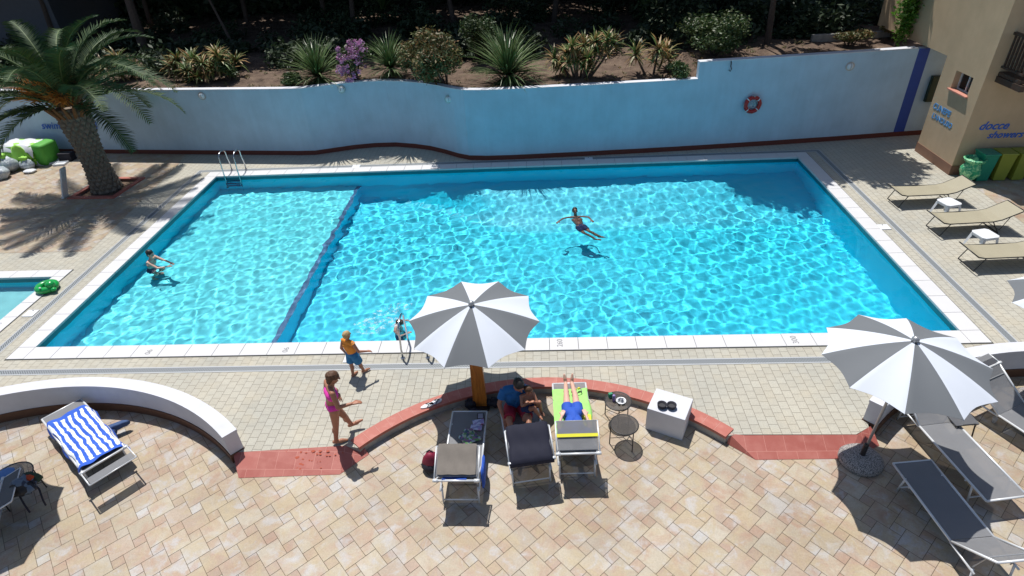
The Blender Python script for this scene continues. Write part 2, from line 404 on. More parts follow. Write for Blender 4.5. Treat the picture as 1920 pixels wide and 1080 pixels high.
tiles('stone_paving',lreg,.005,rad(-30),.36,.18,5,skip=inpl)
tiles('stone_paving',[(23.55,2.0),(36,2.0),(36,7.5),(23.95,7.5),(23.93,6.74),(23.62,5.8),(23.35,4.1)][::1],.005,rad(-20),.36,.18,6)
# pool basin: sheet mesh whose floor follows the hopper shape
def ss(t): t=max(0,min(1,t)); return t*t*(3-2*t)
DSH=.95
def depth(x,y):
    if x<5.02: return DSH
    d0=DSH+.03
    w=.45+2.6*ss((x-6)/5.0); back=ss((POOLD-y)/w)
    return d0+.70*back
def basin():
    mb=MB(); zr=-.035
    xs=[0,5.02,5.025,5.12]+[5.12+ (POOLW-5.12)*i/60 for i in range(1,61)]
    ys=[POOLD*i/50 for i in range(51)]
    # floor
    idx={}
    for i,x in enumerate(xs):
        for j,y in enumerate(ys):
            z=ZW-(DSH if i<=1 else depth(5.2 if i<4 else x,y)); idx[i,j]=len(mb.v); mb.v.append((x,y,z))
    for i in range(len(xs)-1):
        for j in range(50):
            mb.f.append((idx[i,j],idx[i+1,j],idx[i+1,j+1],idx[i,j+1])); mb.m.append(0 if i==0 else 1)
    # walls: ring at top, band, then down to the floor
    def wall(pts,side):
        for (p,qq) in zip(pts[:-1],pts[1:]):
            za,zb=p[2],qq[2]
            mb.add([(p[0],p[1],za),(qq[0],qq[1],zb),(qq[0],qq[1],ZW-.06),(p[0],p[1],ZW-.06)],[(0,1,2,3) if side else (3,2,1,0)],1)
            mb.add([(p[0],p[1],ZW-.06),(qq[0],qq[1],ZW-.06),(qq[0],qq[1],zr),(p[0],p[1],zr)],[(0,1,2,3) if side else (3,2,1,0)],3)
    fl=lambda i,j: mb.v[idx[i,j]]
    wall([fl(i,0) for i in range(len(xs))],False); wall([fl(i,50) for i in range(len(xs))],True)
    wall([fl(0,j) for j in range(51)],True); wall([fl(len(xs)-1,j) for j in range(51)],False)
    return mb
pb=tag(basin().build('pool_basin',[MT['linershal'],MT['liner'],MT['navy'],MT['tealband']]),kind='structure')
pb.cycles.is_caustics_receiver=True
# dark tile line on the lip of the shallow end
ll=MB().box((4.95,POOLD/2,ZW-DSH+.006),(.135,POOLD-.02,.012)).build('floor_stripe',MT['navy'],pb); ll.cycles.is_caustics_receiver=True
def waves(x0,y0,x1,y1,step,amp,seed,name,flat=1.0):
    nx=int((x1-x0)/step); ny=int((y1-y0)/step); xs=np.linspace(x0,x1,nx+1); ys=np.linspace(y0,y1,ny+1); X,Y=np.meshgrid(xs,ys); Z=np.zeros_like(X)
    rng=np.random.RandomState(seed)
    # ripples are stronger in the deep half, calmer near the walls
    mod=.80+.30*np.sin(X*.55+1.0)*np.sin(Y*.7+.4)+.35*(X<5.0)
    for i in range(70):
        lam=.15*(.75/.15)**rng.rand(); th=rng.rand()*2*math.pi; k=2*math.pi/lam
        Z+=amp*lam*np.sin(k*(X*math.cos(th)+Y*math.sin(th))+rng.rand()*6.28+1.2*np.sin(.9*X+i)+1.1*np.sin(.8*Y+2*i))
    Z*=mod
    v=np.stack([X.ravel(),Y.ravel(),Z.ravel()+ZW],-1)
    I=np.arange((nx+1)*(ny+1)).reshape(ny+1,nx+1); f=np.stack([I[:-1,:-1],I[:-1,1:],I[1:,1:],I[1:,:-1]],-1).reshape(-1,4)
    me=bpy.data.meshes.new(name); me.from_pydata(v.tolist(),[],f.tolist()); me.materials.append(MT['water'])
    o=link(name,me,None,True); o.cycles.is_caustics_caster=True; return tag(o,kind='structure')
waves(.001,.001,POOLW-.001,POOLD-.001,.04,.0018,11,'pool_water')
# children's pool
kb=MB(); kz=ZW-.45
kb.add([(x,y,kz) for x,y in kid],[(0,1,2,3)],0)
for i in range(4):
    p,qq=kid[i],kid[(i+1)%4]
    kb.add([(p[0],p[1],-.035),(qq[0],qq[1],-.035),(qq[0],qq[1],ZW-.06),(p[0],p[1],ZW-.06)],[(0,1,2,3)],2)
    kb.add([(p[0],p[1],ZW-.06),(qq[0],qq[1],ZW-.06),(qq[0],qq[1],kz),(p[0],p[1],kz)],[(0,1,2,3)],1)
kbo=tag(kb.build('paddling_pool_basin',[MT['linerpale'],MT['liner'],MT['tealband']]),kind='structure'); kbo.cycles.is_caustics_receiver=True
waves(-6.999,-1.199,-1.621,2.929,.07,.0009,5,'paddling_pool_water')
# coping stones with open joints
def coping(x0,y0,x1,y1,w,step,name):
    mb=MB(); g=.004; t=.055; zt=.018
    def run(ax,a,b,c0,c1,st):
        n=max(1,round(abs(b-a)/st)); 
        for i in range(n):
            s0=a+(b-a)*i/n+g; s1=a+(b-a)*(i+1)/n-g
            if ax=='x': cx,cy,dx,dy=(s0+s1)/2,(c0+c1)/2,abs(s1-s0),abs(c1-c0)
            else: cx,cy,dx,dy=(c0+c1)/2,(s0+s1)/2,abs(c1-c0),abs(s1-s0)
            mb.box((cx,cy,zt-t/2),(dx,dy,t),bev=.006)
    run('x',x0,x1,y0-w,y0,step); run('x',x0,x1,y1,y1+w,step)
    run('y',y0,y1,x0-w,x0,step*1.0); run('y',y0,y1,x1,x1+w,step*1.0)
    for cx in(x0-w/2,x1+w/2):
        for cy in (y0-w/2,y1+w/2): mb.box((cx,cy,zt-t/2),(w-2*g,w-2*g,t),bev=.006)
    return tag(mb.build(name,MT['coping']),kind='structure')
cop=coping(0,0,POOLW,POOLD,.40,.6,'pool_coping')
coping(-7.0,-1.2,-1.62,2.93,.34,.6,'paddling_pool_coping')
def rim(x0,y0,x1,y1,w,a,z0,z1,name,mat):   # dark joint around the coping
    mb=MB().prism(rect(x0-w,y0-w,x1+w,y1+w),z0,z1,holes=[rect(x0-w+a,y0-w+a,x1+w-a,y1+w-a)[::-1]])
    return tag(mb.build(name,mat),kind='structure')
MT['joint']=simple('dark_joint',(.06,.06,.05),.9)
rim(0,0,POOLW,POOLD,.425,.03,-.29,.003,'coping_joint',MT['joint'])
rim(-7.0,-1.2,-1.62,2.93,.36,.02,-.29,.003,'coping_joint',MT['joint'])
rim(0,0,POOLW,POOLD,.40,.395,-.29,-.038,'coping_bed',MT['joint'])
# drain channel ring
def ring(o,i,z0,z1,m): return MB().prism(rect(*o),z0,z1,holes=[rect(*i)[::-1]]).build('drain_channel',m)
dr=tag(ring((-.86,-.88,20.68,9.83),(-.74,-.76,20.56,9.71),-.02,.003,MT['drain']),kind='structure')
for o,i in (((-.89,-.91,20.71,9.86),(-.862,-.882,20.682,9.832)),((-.738,-.758,20.558,9.708),(-.71,-.73,20.53,9.68))):
    ring(o,i,-.02,.006,MT['drainrim']).parent=dr
# skimmer lids
ld0=None
for (x,y),lb in zip(((7.26,-.55),(-1.05,1.30),(20.32,4.40),(4.83,9.73),(12.94,9.70)),
    ('white square skimmer lid in the paving behind the boy in orange','white square skimmer lid beside the paddling pool','white square skimmer lid on the right side of the pool','small white skimmer lid behind the far coping at left','small white skimmer lid behind the middle of the far coping')):
    if ld0 is None:
        e=empty('skimmer_lid',(x,y,0)); MB().box((0,0,.012),(.27,.27,.014),bev=.004).build('cover',MT['plwhite'],e); MB().tube([(0,.085,.0195),(0,.105,.0195)],.012,8).build('lifting_hole',MT['joint'],e); ld0=e
    else: e=copy_tree(ld0); e.location=(x,y,0)
    tag(e,lb,'skimmer lid','skimmer lids round the pool')
# ramps in red tile
def ramp(name,A,B,C,D,E_,F,seed):
    mb=MB(); V=lambda p,z:(p[0],p[1],z)
    mb.add([V(A,.004),V(B,.004),V(E_,ZP+.006),V(D,ZP+.006)],[(0,3,2,1)],0)
    mb.add([V(B,.004),V(C,.004),V(F,ZP+.006),V(E_,ZP+.006)],[(0,3,2,1)],0)
    mb.add([V(A,.004),V(D,ZP+.006),V(D,ZP-.1),V(A,ZP-.1)],[(0,1,2,3)],0)
    return tag(mb.build(name,[MT['redramp']]),kind='structure')
def mk_redramp():
    m=NT('red_ramp_tile'); v=m.pos(); br=m.n('TexBrick'); m.l(v,br.inputs['Vector']); br.offset=.5
    for k,val in (('Scale',1),('Mortar Size',.003),('Brick Width',.33),('Row Height',.30),('Mortar Smooth',.1)): br.inputs[k].default_value=val
    br.inputs['Color1'].default_value=(.35,.09,.07,1); br.inputs['Color2'].default_value=(.41,.12,.095,1); br.inputs['Mortar'].default_value=(.55,.25,.20,1)
    c=m.mix(br.outputs['Color'],(.50,.20,.16),m.ramp(m.noise(v,4,5,.6),[(.45,0),(.8,.6)]))
    m.col(c).set(rough=.6); m.bump(m.noise(v,40),.2,.003); return m.m
MT['redramp']=mk_redramp()
rl=ramp('ramp',(5.78,-3.03),(7.75,-2.89),(7.99,-2.80),(6.0,-3.44),(7.75,-3.38),(8.16,-2.95),1)
rr_=ramp('ramp',(14.45,-2.70),(14.70,-2.74),(16.60,-2.75),(14.42,-2.78),(14.80,-3.13),(16.35,-3.12),2)
MB().add([(16.58,-2.75,.004),(16.90,-2.55,.004),(16.95,-2.85,ZP+.006),(16.35,-3.12,ZP+.006)],[(0,3,2,1)]).build('ramp_corner',MT['redramp'],rr_)
# orange stains (wet foot marks) on the left ramp
MT['wetred']=NT('wet_red_tile').col((.44,.085,.04)).set(rough=.3).m
rnd=random.Random(4); wm=MB()
def splat(x,y,r,n=14):
    t=(y+2.95)/(-3.40+2.95); z=lambda yy: .004+(ZP+.006-.004)*max(0,min(1,(yy+2.96)/(-.45)))
    P=[(x+r*rnd.uniform(.45,1.2)*math.cos(6.283*k/n)*1.2,y+r*rnd.uniform(.45,1.2)*math.sin(6.283*k/n)*.8) for k in range(n)]
    P=[(a,b) for a,b in P]
    wm.add([(a,b,z(b)+.0025) for a,b in P],[tuple(range(n))])
for px,py,r in [(px_+rnd.uniform(-16,16),py_+rnd.uniform(-5,5),r_*rnd.uniform(.25,.6)) for (px_,py_,r_) in ((545,857,.07),(562,850,.035),(590,855,.06),(622,848,.10),(628,856,.05),(560,872,.07),(553,885,.10),(570,866,.05),(598,884,.035),(520,876,.02),(603,868,.02),(585,876,.03)) for _ in range(4)]:
    p=G(px,py,-.08)
    if p.y>-3.30 and p.y<-2.98: splat(p.x,p.y,r)
wm.build('wet_mark',MT['wetred'],rl)
# ------------------------------------------------------- kerb and low walls
def band(outer,inner,z0,z1,name,mat,parent=None):
    return MB().prism(list(outer)+list(inner)[::-1],z0,z1).build(name,mat,parent)
k=empty('terrace_kerb',(11.27,-1.3,0),0,'curved kerb topped with red tiles along the middle of the patio','kerb')
o1=arc((0,0),KR,138.5,44.5,40); i1=arc((0,0),KR-.26,138.5,44.5,40); i2=arc((0,0),KR-.235,138.5,44.5,40); i3=arc((0,0),KR-.012,138.5,44.5,40)
sh=Vector((0,KC[1]+1.3,0))
for nm,oo,ii,z0,z1,mt in (('tile_cap',o1,i1,-.035,.022,'red'),('concrete_base',i3,i2,-.20,-.036,'conc')):
    oo=[(x,y+sh.y) for x,y in oo]; ii=[(x,y+sh.y) for x,y in ii]; band(oo,ii,z0,z1,nm,MT[mt],k)
jm=MB()
for q in range(1,31):
    a=rad(138.5-94*q/31); c,s_=math.cos(a),math.sin(a)
    jm.box(((KR-.13)*c,(KR-.13)*s_+sh.y,.0225),(.262,.006,.003),Matrix.Rotation(a,3,'Z'))
MT['pinkjoint']=simple('pale_mortar',(.50,.26,.22),.9); jm.build('mortar_joint',MT['pinkjoint'],k)
def lowwall(c,r,a0,a1,label,name='low_wall',w=.26,h=.47):
    mid=rad((a0+a1)/2); loc=(c[0]+r*math.cos(mid),c[1]+r*math.sin(mid),0); e=empty(name,loc,0,label,'low wall')
    T=lambda pts:[(x-loc[0],y-loc[1]) for x,y in pts]
    band(T(arc(c,r-.012,a0,a1,40)),T(arc(c,r-w+.012,a0,a1,40)),-.2,h-.05,'wall_body',MT['wallclean'],e)
    band(T(arc(c,r,a0,a1,40)),T(arc(c,r-w,a0,a1,40)),h-.049,h,'wall_cap',MT['wallclean'],e)
    band(T(arc(c,r+.0,a0+.12,a1-.12,40)),T(arc(c,r-w-.006,a0+.12,a1-.12,40)),ZP-.005,ZP+.19,'skirting',MT['bskirt'],e)
    return e
lw=lowwall(LC,LR,136,47,'white curved low wall behind the striped towel lounger')
rw=lowwall(RC,RR,134.5,46,'white curved low wall behind the right hand grey parasol')
# little red brick step at the right wall's end
# ------------------------------------------------------- back wall
WB=[(-14,12.9),(-10,12.45),(-5.59,11.9),(-2,11.5),(.65,11.21),(2.3,11.03),(3.0,11.0),(3.69,11.22),(4.4,11.45),(5.13,11.56),(5.9,11.55),(6.69,11.32),(7.3,11.05),(7.9,10.65),(8.4,10.25),(8.8,10.02),(9.4,9.93),(10.3,9.92),(12.5,10.0),(14.75,10.11),(16.45,10.21)]
WB2=[(16.45,10.21),(19.18,10.42),(21.5,10.62),(23.52,10.83),(24.0,10.87),(26.5,11.1),(34,11.6)]
def strip(pts,z0,z1,t,name,mat,parent,off=0.0):
    def nrm(i):
        a=Vector(pts[max(i-1,0)]); b=Vector(pts[min(i+1,len(pts)-1)]); d=(b-a).normalized(); return Vector((-d.y,d.x))
    f=[(Vector(p)-nrm(i)*off) for i,p in enumerate(pts)]; b=[(Vector(p)+nrm(i)*t) for i,p in enumerate(pts)]
    L=parent.location if parent else Vector((0,0,0))
    return MB().prism([(v.x-L.x,v.y-L.y) for v in f]+[(v.x-L.x,v.y-L.y) for v in b[::-1]],z0,z1).build(name,mat,parent)
bw=empty('garden_wall',(8,10.5,0),0,'long white wavy retaining wall between the pool and the garden','wall')
strip(WB,-.05,2.40,.22,'wall_panel',MT['wallwhite'],bw)
strip(WB2,-.05,2.93,.22,'wall_panel',MT['wallwhite'],bw)
strip(WB,2.401,2.43,.23,'wall_coping',MT['wallclean'],bw,.01)
strip([p for p in WB2 if p[0]<23.6],2.931,2.96,.24,'wall_coping',MT['wallclean'],bw,.01)
strip(WB,.002,.16,.0,'skirting',MT['skirt'],bw,.018)
strip([p for p in WB2],.002,.16,.0,'skirting',MT['skirt'],bw,.018)
strip([(23.56,10.835),(23.93,10.865)],.161,2.93,.0,'blue_stripe',MT['wallblue'],bw,.006)
def text(s_,size,loc,rot,mat,parent,name='lettering',shear=.25,ext=.004,bold=.006,align='CENTER'):
    c=bpy.data.curves.new('t','FONT'); c.body=s_; c.size=size; c.extrude=ext; c.offset=bold*size; c.shear=shear; c.align_x=align; c.align_y='CENTER'; c.resolution_u=3
    o=bpy.data.objects.new('t',c); COL.objects.link(o); bpy.context.view_layer.update()
    me=bpy.data.meshes.new_from_object(o.evaluated_get(bpy.context.evaluated_depsgraph_get())); bpy.data.objects.remove(o)
    me.materials.clear(); me.materials.append(mat); t=link(name,me,parent); t.rotation_euler=rot
    t.location=Vector(loc)-(parent.location if parent else Vector((0,0,0))); return t
MT['textblue']=simple('blue_lettering',(.03,.12,.50),.7); MT['textlight']=simple('faded_blue_lettering',(.10,.32,.66),.7)
wa=math.atan2(11.9-12.45,4.41)
text('swimming pool',.40,(-6.65,11.98,1.10),(rad(90),0,wa),MT['textblue'],bw)
text('piscina',.40,(-8.6,12.22,1.62),(rad(90),0,wa),MT['textblue'],bw)
# wall lamps
wl0=None
for (x,y,z,lb) in ((-.73,11.36,2.2,'round wall lamp near the left end of the long white wall'),(4.31,11.42,2.22,'round wall lamp on the outward bulge of the white wall'),(8.24,10.38,2.04,'round wall lamp where the white wall curves back in'),(21.39,10.61,2.52,'round wall lamp on the tall right stretch of the white wall')):
    if wl0 is None:
        e=empty('wall_lamp',(x,y,z)); b=MB().tube([(0,.02,0),(0,-.03,0)],.14,20).build('backplate',MT['alugrey'],e)
        MB().ell((0,-.04,0),(.105,.06,.105)).build('glass_dome',MT['plwhite'],e,True); MB().tube([(0,-.06,.12),(0,-.11,.0),(0,-.06,-.12)],.008,6).build('guard',MT['alugrey'],e); wl0=e
    else: e=copy_tree(wl0); e.location=(x,y,z)
    tag(e,lb,'wall lamp','round lamps on the white wall')
# bracket with rope
hb=empty('wall_hook',(17.45,10.27,2.72),0,'small dark hook hanging near the step in the white wall','hook'); MB().tube([(0,0,.2),(0,-.04,.18),(0,-.05,.05),(.03,-.06,-.02),(.0,-.06,-.1),(-.05,-.06,-.05)],.016,6).build('hook_body',MT['black'],hb)
# lifebuoy
lb=empty('lifebuoy',(18.36,10.25,1.50),rad(4),'red lifebuoy ring hanging on the right part of the white wall','lifebuoy')
def mk_buoy():
    m=NT('red_and_white_buoy'); return m.col((.42,.02,.02)).set(rough=.5).m
MT['buoy']=mk_buoy()
def torus(R,r,n=36,m=12,mi=0,rot=None,c=(0,0,0),a0=0,a1=360):
    mb=MB(); P=[]
    full=abs(a1-a0)>=360
    for i in range(n if full else n+1):
        a=rad(a0+(a1-a0)*i/n); p=Vector((R*math.cos(a),0,R*math.sin(a))); P.append((rot@p if rot else p)+Vector(c))
    return mb.tube(P,r,m,closed=full)
torus(.27,.075).build('ring',MT['buoy'],lb,True)
for a in (45,135,225,315):
    torus(.27,.079,4,12,a0=a-3.5,a1=a+3.5).build('white_band',MT['plwhite'],lb,True)
rp=MB(); pts=[]
for i in range(33):
    a=rad(i*360/32+45); r=.355-.045*abs(math.cos(2*a+rad(90)))*1.0; pts.append((r*math.cos(a),-.03,r*math.sin(a)))
rp.tube(pts,.008,5); rp.build('grab_rope',MT['alugrey'],lb); lb.scale=(.86,.86,.86)
rc=MB()
for k_ in range(7): rc.tube([(.08*math.cos(a)*(.6+.1*k_),-.03-.008*k_,.10*math.sin(a)+.0) for a in [rad(t) for t in range(0,360,30)]],.009,5,closed=True)
rc.build('rope_coil',MT['sack'],lb); MB().tube([(0,.04,.33),(0,-.10,.33)],.018,8).build('peg',MT['alugrey'],lb)
# ------------------------------------------------------- building
BX,BY=23.67,7.53; BH=6.6
bd=empty('pool_building',(BX,BY,0),0,'tan rendered building with a small window and wooden balcony at right','building')
mb=MB(); L=(BX,BY,0)
# left facade with window opening and passage, built from panels butted edge to edge (x from 0 to .3)
wy0,wy1,wz0,wz1=.47,1.30,2.22,2.76
po=1.96; pz=3.02
for (y0,y1,z0,z1) in ((0,wy0,.30,BH),(wy0,wy1,.30,wz0),(wy0,wy1,wz1,BH),(wy1,po,.30,BH),(po,6.5,pz,BH)):
    mb.box((.15,(y0+y1)/2,(z0+z1)/2),(.30,y1-y0,z1-z0))
for (x0,x1) in ((.30,11),): mb.box(((x0+x1)/2,.15,(.30+BH)/2),(x1-x0,.30,BH-.30))
mb.box((5.65,1.81,(.3+BH)/2),(10.7,.30,BH-.3)) ; mb.box((5.5,.9,BH+.1),(11.4,2.3,.2))
mb.build('wall',MT['tan'],bd)
mb=MB(); mb.box((.15,po/2,.15),(.33,po+.03,.30)); mb.box((5.67,.14,.15),(10.7,.31,.30)); mb.build('plinth',MT['tanskirt'],bd)
wf=MB(); ym=(wy0+wy1)/2; zm=(wz0+wz1)/2
for a in (wy0+.02,wy1-.02,ym): wf.box((.20,a,zm),(.05,.035,wz1-wz0))
for a in (wz0+.02,wz1-.02): wf.box((.199,ym,a),(.052,wy1-wy0-.072,.035))
win=wf.build('window',MT['alu'],bd)
MB().box((.215,ym,zm),(.01,wy1-wy0-.03,wz1-wz0-.03)).build('pane',MT['glass'],win)
MB().box((.02,ym,wz0-.0),(.18,wy1-wy0+.12,.035)).build('window_sill',simple('terracotta_sill',(.55,.24,.18),.6),bd)
text('CUNEPE',.25,(BX-.006,8.88,1.56),(rad(90),0,rad(-90)),MT['textlight'],bd,shear=.12,bold=.02)
text("L'ANOUSO",.22,(BX-.006,8.70,1.28),(rad(90),0,rad(-90)),MT['textlight'],bd,shear=.12,bold=.02)
text('docce',.34,(24.42,BY-.006,1.50),(rad(90),0,0),MT['textblue'],bd,shear=.35,bold=.02)
text('showers',.29,(24.85,BY-.006,1.22),(rad(90),0,0),MT['textblue'],bd,shear=.35,bold=.02)
# door leaf in the passage
mbx=empty('meter_box',(24.45,10.86,1.62),0,'dark box on the white wall, half hidden by the corner of the tan building','box'); MB().box((0,-.05,0),(.42,.12,.85),bev=.01).build('box_body',simple('dark_green_box',(.01,.03,.02),.4),mbx); MB().box((0,-.115,.0),(.36,.012,.78)).build('box_door',simple('dark_green_box_door',(.012,.035,.025),.3),mbx)
# balcony
bc=MB(); bc.box((2.5,-.45,3.0),(4.4,.90,.10)); 
for x in (.34,1.5,2.7,3.9): bc.box((x,-.5,2.86),(.12,1.06,.16))
bal=bc.build('balcony',MT['wood'],bd)
r=MB()
for x in [.33]:
    r.box((x,-.45,4.05),(.09,1.0,.07)); r.box((x,-.45,3.18),(.06,.9,.05))
    for j in range(7): r.box((x,-.08-.13*j,3.6),(.035,.05,.84))
r.box((2.5,-.92,4.05),(4.4,.09,.07)); r.box((2.5,-.92,3.18),(4.3,.06,.05))
for j in range(32): r.box((.45+.13*j,-.92,3.6),(.05,.035,.84))
r.build('railing',MT['wood'],bal)
# ------------------------------------------------------- garden ground
def gz(x,y):
    base=2.36 if x<16.45 else 2.6
    return base+.0+max(0,y-14)*.03+.06*math.sin(x*1.3+y)+.05*math.sin(y*2.1-x*.7)
gb=MB(); gx=[-60+120*i/120 for i in range(121)]+[]
pts=WB+WB2[1:]
def wy(x):
    for a,b in zip(pts[:-1],pts[1:]):
        if a[0]<=x<=b[0]: return a[1]+(b[1]-a[1])*(x-a[0])/(b[0]-a[0])
    return pts[0][1] if x<pts[0][0] else pts[-1][1]
xs=[-60,-40,-25,-18]+[-14+.25*i for i in range(0,193)]+[45,70,90]; cols_=14
ts=[0,.02,.06,.12,.2,.3,.42,.56,.72,.9,1.2,1.8,3,6]
for i,x in enumerate(xs):
    y0=wy(x)+.20
    for j,t in enumerate(ts):
        y=y0+t*10; gb.v.append((x,y,(gz(x,y) if j else gz(x,y)-.06)))
n=len(ts)
for i in range(len(xs)-1):
    for j in range(n-1): gb.f.append((i*n+j,(i+1)*n+j,(i+1)*n+j+1,i*n+j+1)); gb.m.append(0)
tag(gb.build('garden_soil',MT['soil'],None,True),kind='structure')
# ================================================================ PLANTS
def blades(mb, c, n, L, w, e0, e1, rnd, curl=.5, up_=0.0, seg=4, mi=0):
    """a rosette of tapering, drooping blades; elevation angle runs e0..e1 degrees"""
    c=Vector(c)
    for k in range(n):
        az=rnd.uniform(0,6.283); el=rad(rnd.uniform(e0,e1)); l=L*rnd.uniform(.7,1.1); ww=w*rnd.uniform(.8,1.2)
        d=Vector((math.cos(az),math.sin(az),0)); side=Vector((-d.y,d.x,0)); p=c.copy(); row=[]; cu=curl*rnd.uniform(.6,1.4)
        for i in range(seg+1):
            t=i/seg; wd=ww*(1-t)**.7*(.7+.6*t if t<.5 else 1)
            e=el-cu*t*t*1.6; 
            if i: p=p+(d*math.cos(e)+Vector((0,0,1))*math.sin(e))*l/seg
            row.append((p-side*wd/2,p+side*wd/2) if i<seg else (p,p))
        b=len(mb.v)
        for i,(a,q) in enumerate(row):
            if i<seg: mb.v+=[tuple(a),tuple(q)]
            else: mb.v.append(tuple(a))
        for i in range(seg-1): mb.f.append((b+2*i,b+2*i+1,b+2*i+3,b+2*i+2)); mb.m.append(mi)
        mb.f.append((b+2*seg-2,b+2*seg-1,b+2*seg)); mb.m.append(mi)
def leafcloud(mb, blobs, n, size, rnd, mi=0, shell=.55):
    tot=sum(b[1][0]*b[1][1]*b[1][2] for b in blobs)
    for c,r in blobs:
        for k in range(int(n*r[0]*r[1]*r[2]/tot)):
            v=Vector((rnd.gauss(0,1),rnd.gauss(0,1),rnd.gauss(0,1))).normalized()*(shell+(1-shell)*rnd.random())*rnd.uniform(.8,1.08)
            p=Vector((c[0]+v.x*r[0],c[1]+v.y*r[1],c[2]+v.z*r[2])); s=size*rnd.uniform(.6,1.4)
            a=Vector((rnd.gauss(0,1),rnd.gauss(0,1),rnd.gauss(0,.7))).normalized(); b=a.cross(Vector((rnd.gauss(0,1),rnd.gauss(0,1),rnd.gauss(0,1)))).normalized()
            mb.add([p-a*s,p-b*s*.4,p+a*s,p+b*s*.4],[(0,1,2,3)],mi)
def Gp(px,py): 
    p=G(px,py,2.4); p.z=gz(p.x,p.y)-.03; return p
def yucca(px,py,h,label,seed,n=150,w=.05,stem=.3,name='yucca'):
    rnd=random.Random(seed); h*=1.12; w*=1.35; n=int(n*1.5); py-=8; p=Gp(px,py); e=empty(name,p,0,label,'yucca')
    MB().tube([(0,0,-.2),(.03,0,stem*.5),(0,0,stem)],[.09,.08,.07],8).build('stem',MT['bark'],e)
    mb=MB(); blades(mb,(0,0,stem),n,h,w,2,88,rnd,.30); blades(mb,(0,0,stem*.8),int(n*.25),h*.55,w,-40,5,rnd,.5); mb.build('leaves',MT['yucca'],e); return e
yucca(598,158,1.30,'spiky green yucca left of the pink blossom bush',1,170)
yucca(735,152,1.15,'spiky green yucca just right of the pink blossom bush',2,140)
yucca(722,62,1.15,'spiky yucca farther back, above the pink blossom bush',3,130,stem=.6)
yucca(952,158,1.55,'largest spiky yucca, above the middle of the pool',4,200,.055)
yucca(1210,62,.85,'dim dark yucca in the shade behind the small aloes',5,80,stem=.5)
def aloe(px,py,heads,L,label,seed,mat='aloe'):
    rnd=random.Random(seed); p=Gp(px,py); e=empty('aloe',p,0,label,'aloe'); st=MB(); lf=MB()
    for hx,hy in heads:
        q=G(px+hx,py+hy,p.z+.0); 
        # head height: raise above the root so that the clump leans naturally
        ang=rnd.uniform(-.3,.3); z=.25-hy/88.0; x=(hx)/52.0; y=rnd.uniform(-.3,.4)
        st.tube([(x*.25,y*.3,-.15),(x*.7,y*.7,z*.5),(x,y,z)],[.05,.035,.03],6)
        blades(lf,(x,y,z),46,L*1.3,.10,-35,78,rnd,.35,seg=3); blades(lf,(x*.8+rnd.uniform(-.25,.25),y+rnd.uniform(-.3,.3),z*rnd.uniform(.35,.8)),26,L*1.1,.09,-25,75,rnd,.35,seg=3)
    st.build('stem',MT['bark'],e); lf.build('leaves',MT[mat],e); return e
aloe(1085,148,[(-42,-30),(-20,-48),(-5,-34),(10,-62),(28,-75),(48,-80),(32,-50),(14,-36),(-30,-12),(60,-64),(-12,-66)],.42,'branching orange tipped aloe clump right of the largest yucca',6)
aloe(1222,135,[(-32,-42),(6,-52),(26,-30)],.48,'small aloe with three rosettes on bare stems',7)
aloe(375,150,[(-60,-30),(-40,-45),(-20,-38),(0,-52),(22,-44),(42,-58),(60,-48),(-50,-12),(-10,-20),(30,-25),(74,-35),(52,-66)],.45,'wide orange and green aloe clump right of the palm crown',8)
aloe(228,150,[(-25,-30),(-5,-42),(15,-30),(30,-12)],.45,'orange and green aloe clump partly behind the palm fronds',9)
def shrub(px,py,r,n0,size,label,seed,mat='shrub',h=None,name='shrub',cat='shrub',blob=6):
    n=int(n0*1.9); rnd=random.Random(seed); p=Gp(px,py); e=empty(name,p,0,label,cat); h=h or r
    bl=[((rnd.uniform(-.55,.55)*r,rnd.uniform(-.5,.5)*r,h*rnd.uniform(.5,1.15)),(r*rnd.uniform(.35,.6),)*2+(h*rnd.uniform(.3,.5),)) for _ in range(blob)]
    st=MB()
    for c,_ in bl: st.tube([(0,0,-.1),(c[0]*.5,c[1]*.5,c[2]*.4),c],[.03,.022,.008],5)
    st.build('branch',MT['bark'],e); mb=MB(); leafcloud(mb,bl,n,size,rnd,0,.3); mb.build('leaves',MT[mat],e); return e,bl
shrub(838,155,1.2,3400,.065,'dry green and orange bush left of the largest yucca',11,'shrubdry')
shrub(898,118,1.0,2300,.05,'blue green leafy bush behind the largest yucca',12,'shrub',1.3)
shrub(1338,116,1.35,3600,.06,'broad fine leaved green bush above the step in the white wall',13,'shrub',.95,blob=9)
shrub(1278,143,.55,1100,.05,'small low green bush beside the step in the white wall',14,'shrub',.45)
shrub(785,152,.7,1100,.05,'thin brownish bush between the yuccas left of centre',15,'shrubdry',.9)
shrub(1590,92,.7,1200,.05,'low green bush behind the tall right stretch of wall',16,'shrubdry',.4)
shrub(1672,86,.7,1400,.05,'low dry bush at the right end of the white wall',17,'shrubdry',.4)
shrub(430,150,.5,700,.05,'dark low bush below the wide aloe clump',18,'shrub',.5)
shrub(545,158,.55,800,.05,'low leafy weeds left of the left yucca',19,'shrub',.35)
e,bl=shrub(664,148,.85,650,.06,'bush covered in round pink blossoms between two yuccas',20,'shrub',1.0,'flowering_bush','flowering bush',8)
wm2=MB(); wr_=random.Random(31)
for i in range(420):
    x=wr_.uniform(-8,23.2); y=wy(x)+.3+2.6*wr_.random()**1.6; r=wr_.uniform(.04,.16)
    if wr_.random()<.6: blades(wm2,(x,y,gz(x,y)-.02),9,r*1.6,.02,20,80,wr_,.4,seg=2)
    else: leafcloud(wm2,[((x,y,gz(x,y)+r*.2),(r,r,r*.5))],22,.035,wr_,0,.2)
wm2.build('ground_cover',MT['shrubdry']); tag(bpy.data.objects['ground_cover'],'dry weeds and small tufts scattered over the planted bank','weeds',None,'stuff')
rnd=random.Random(5); fm=MB()
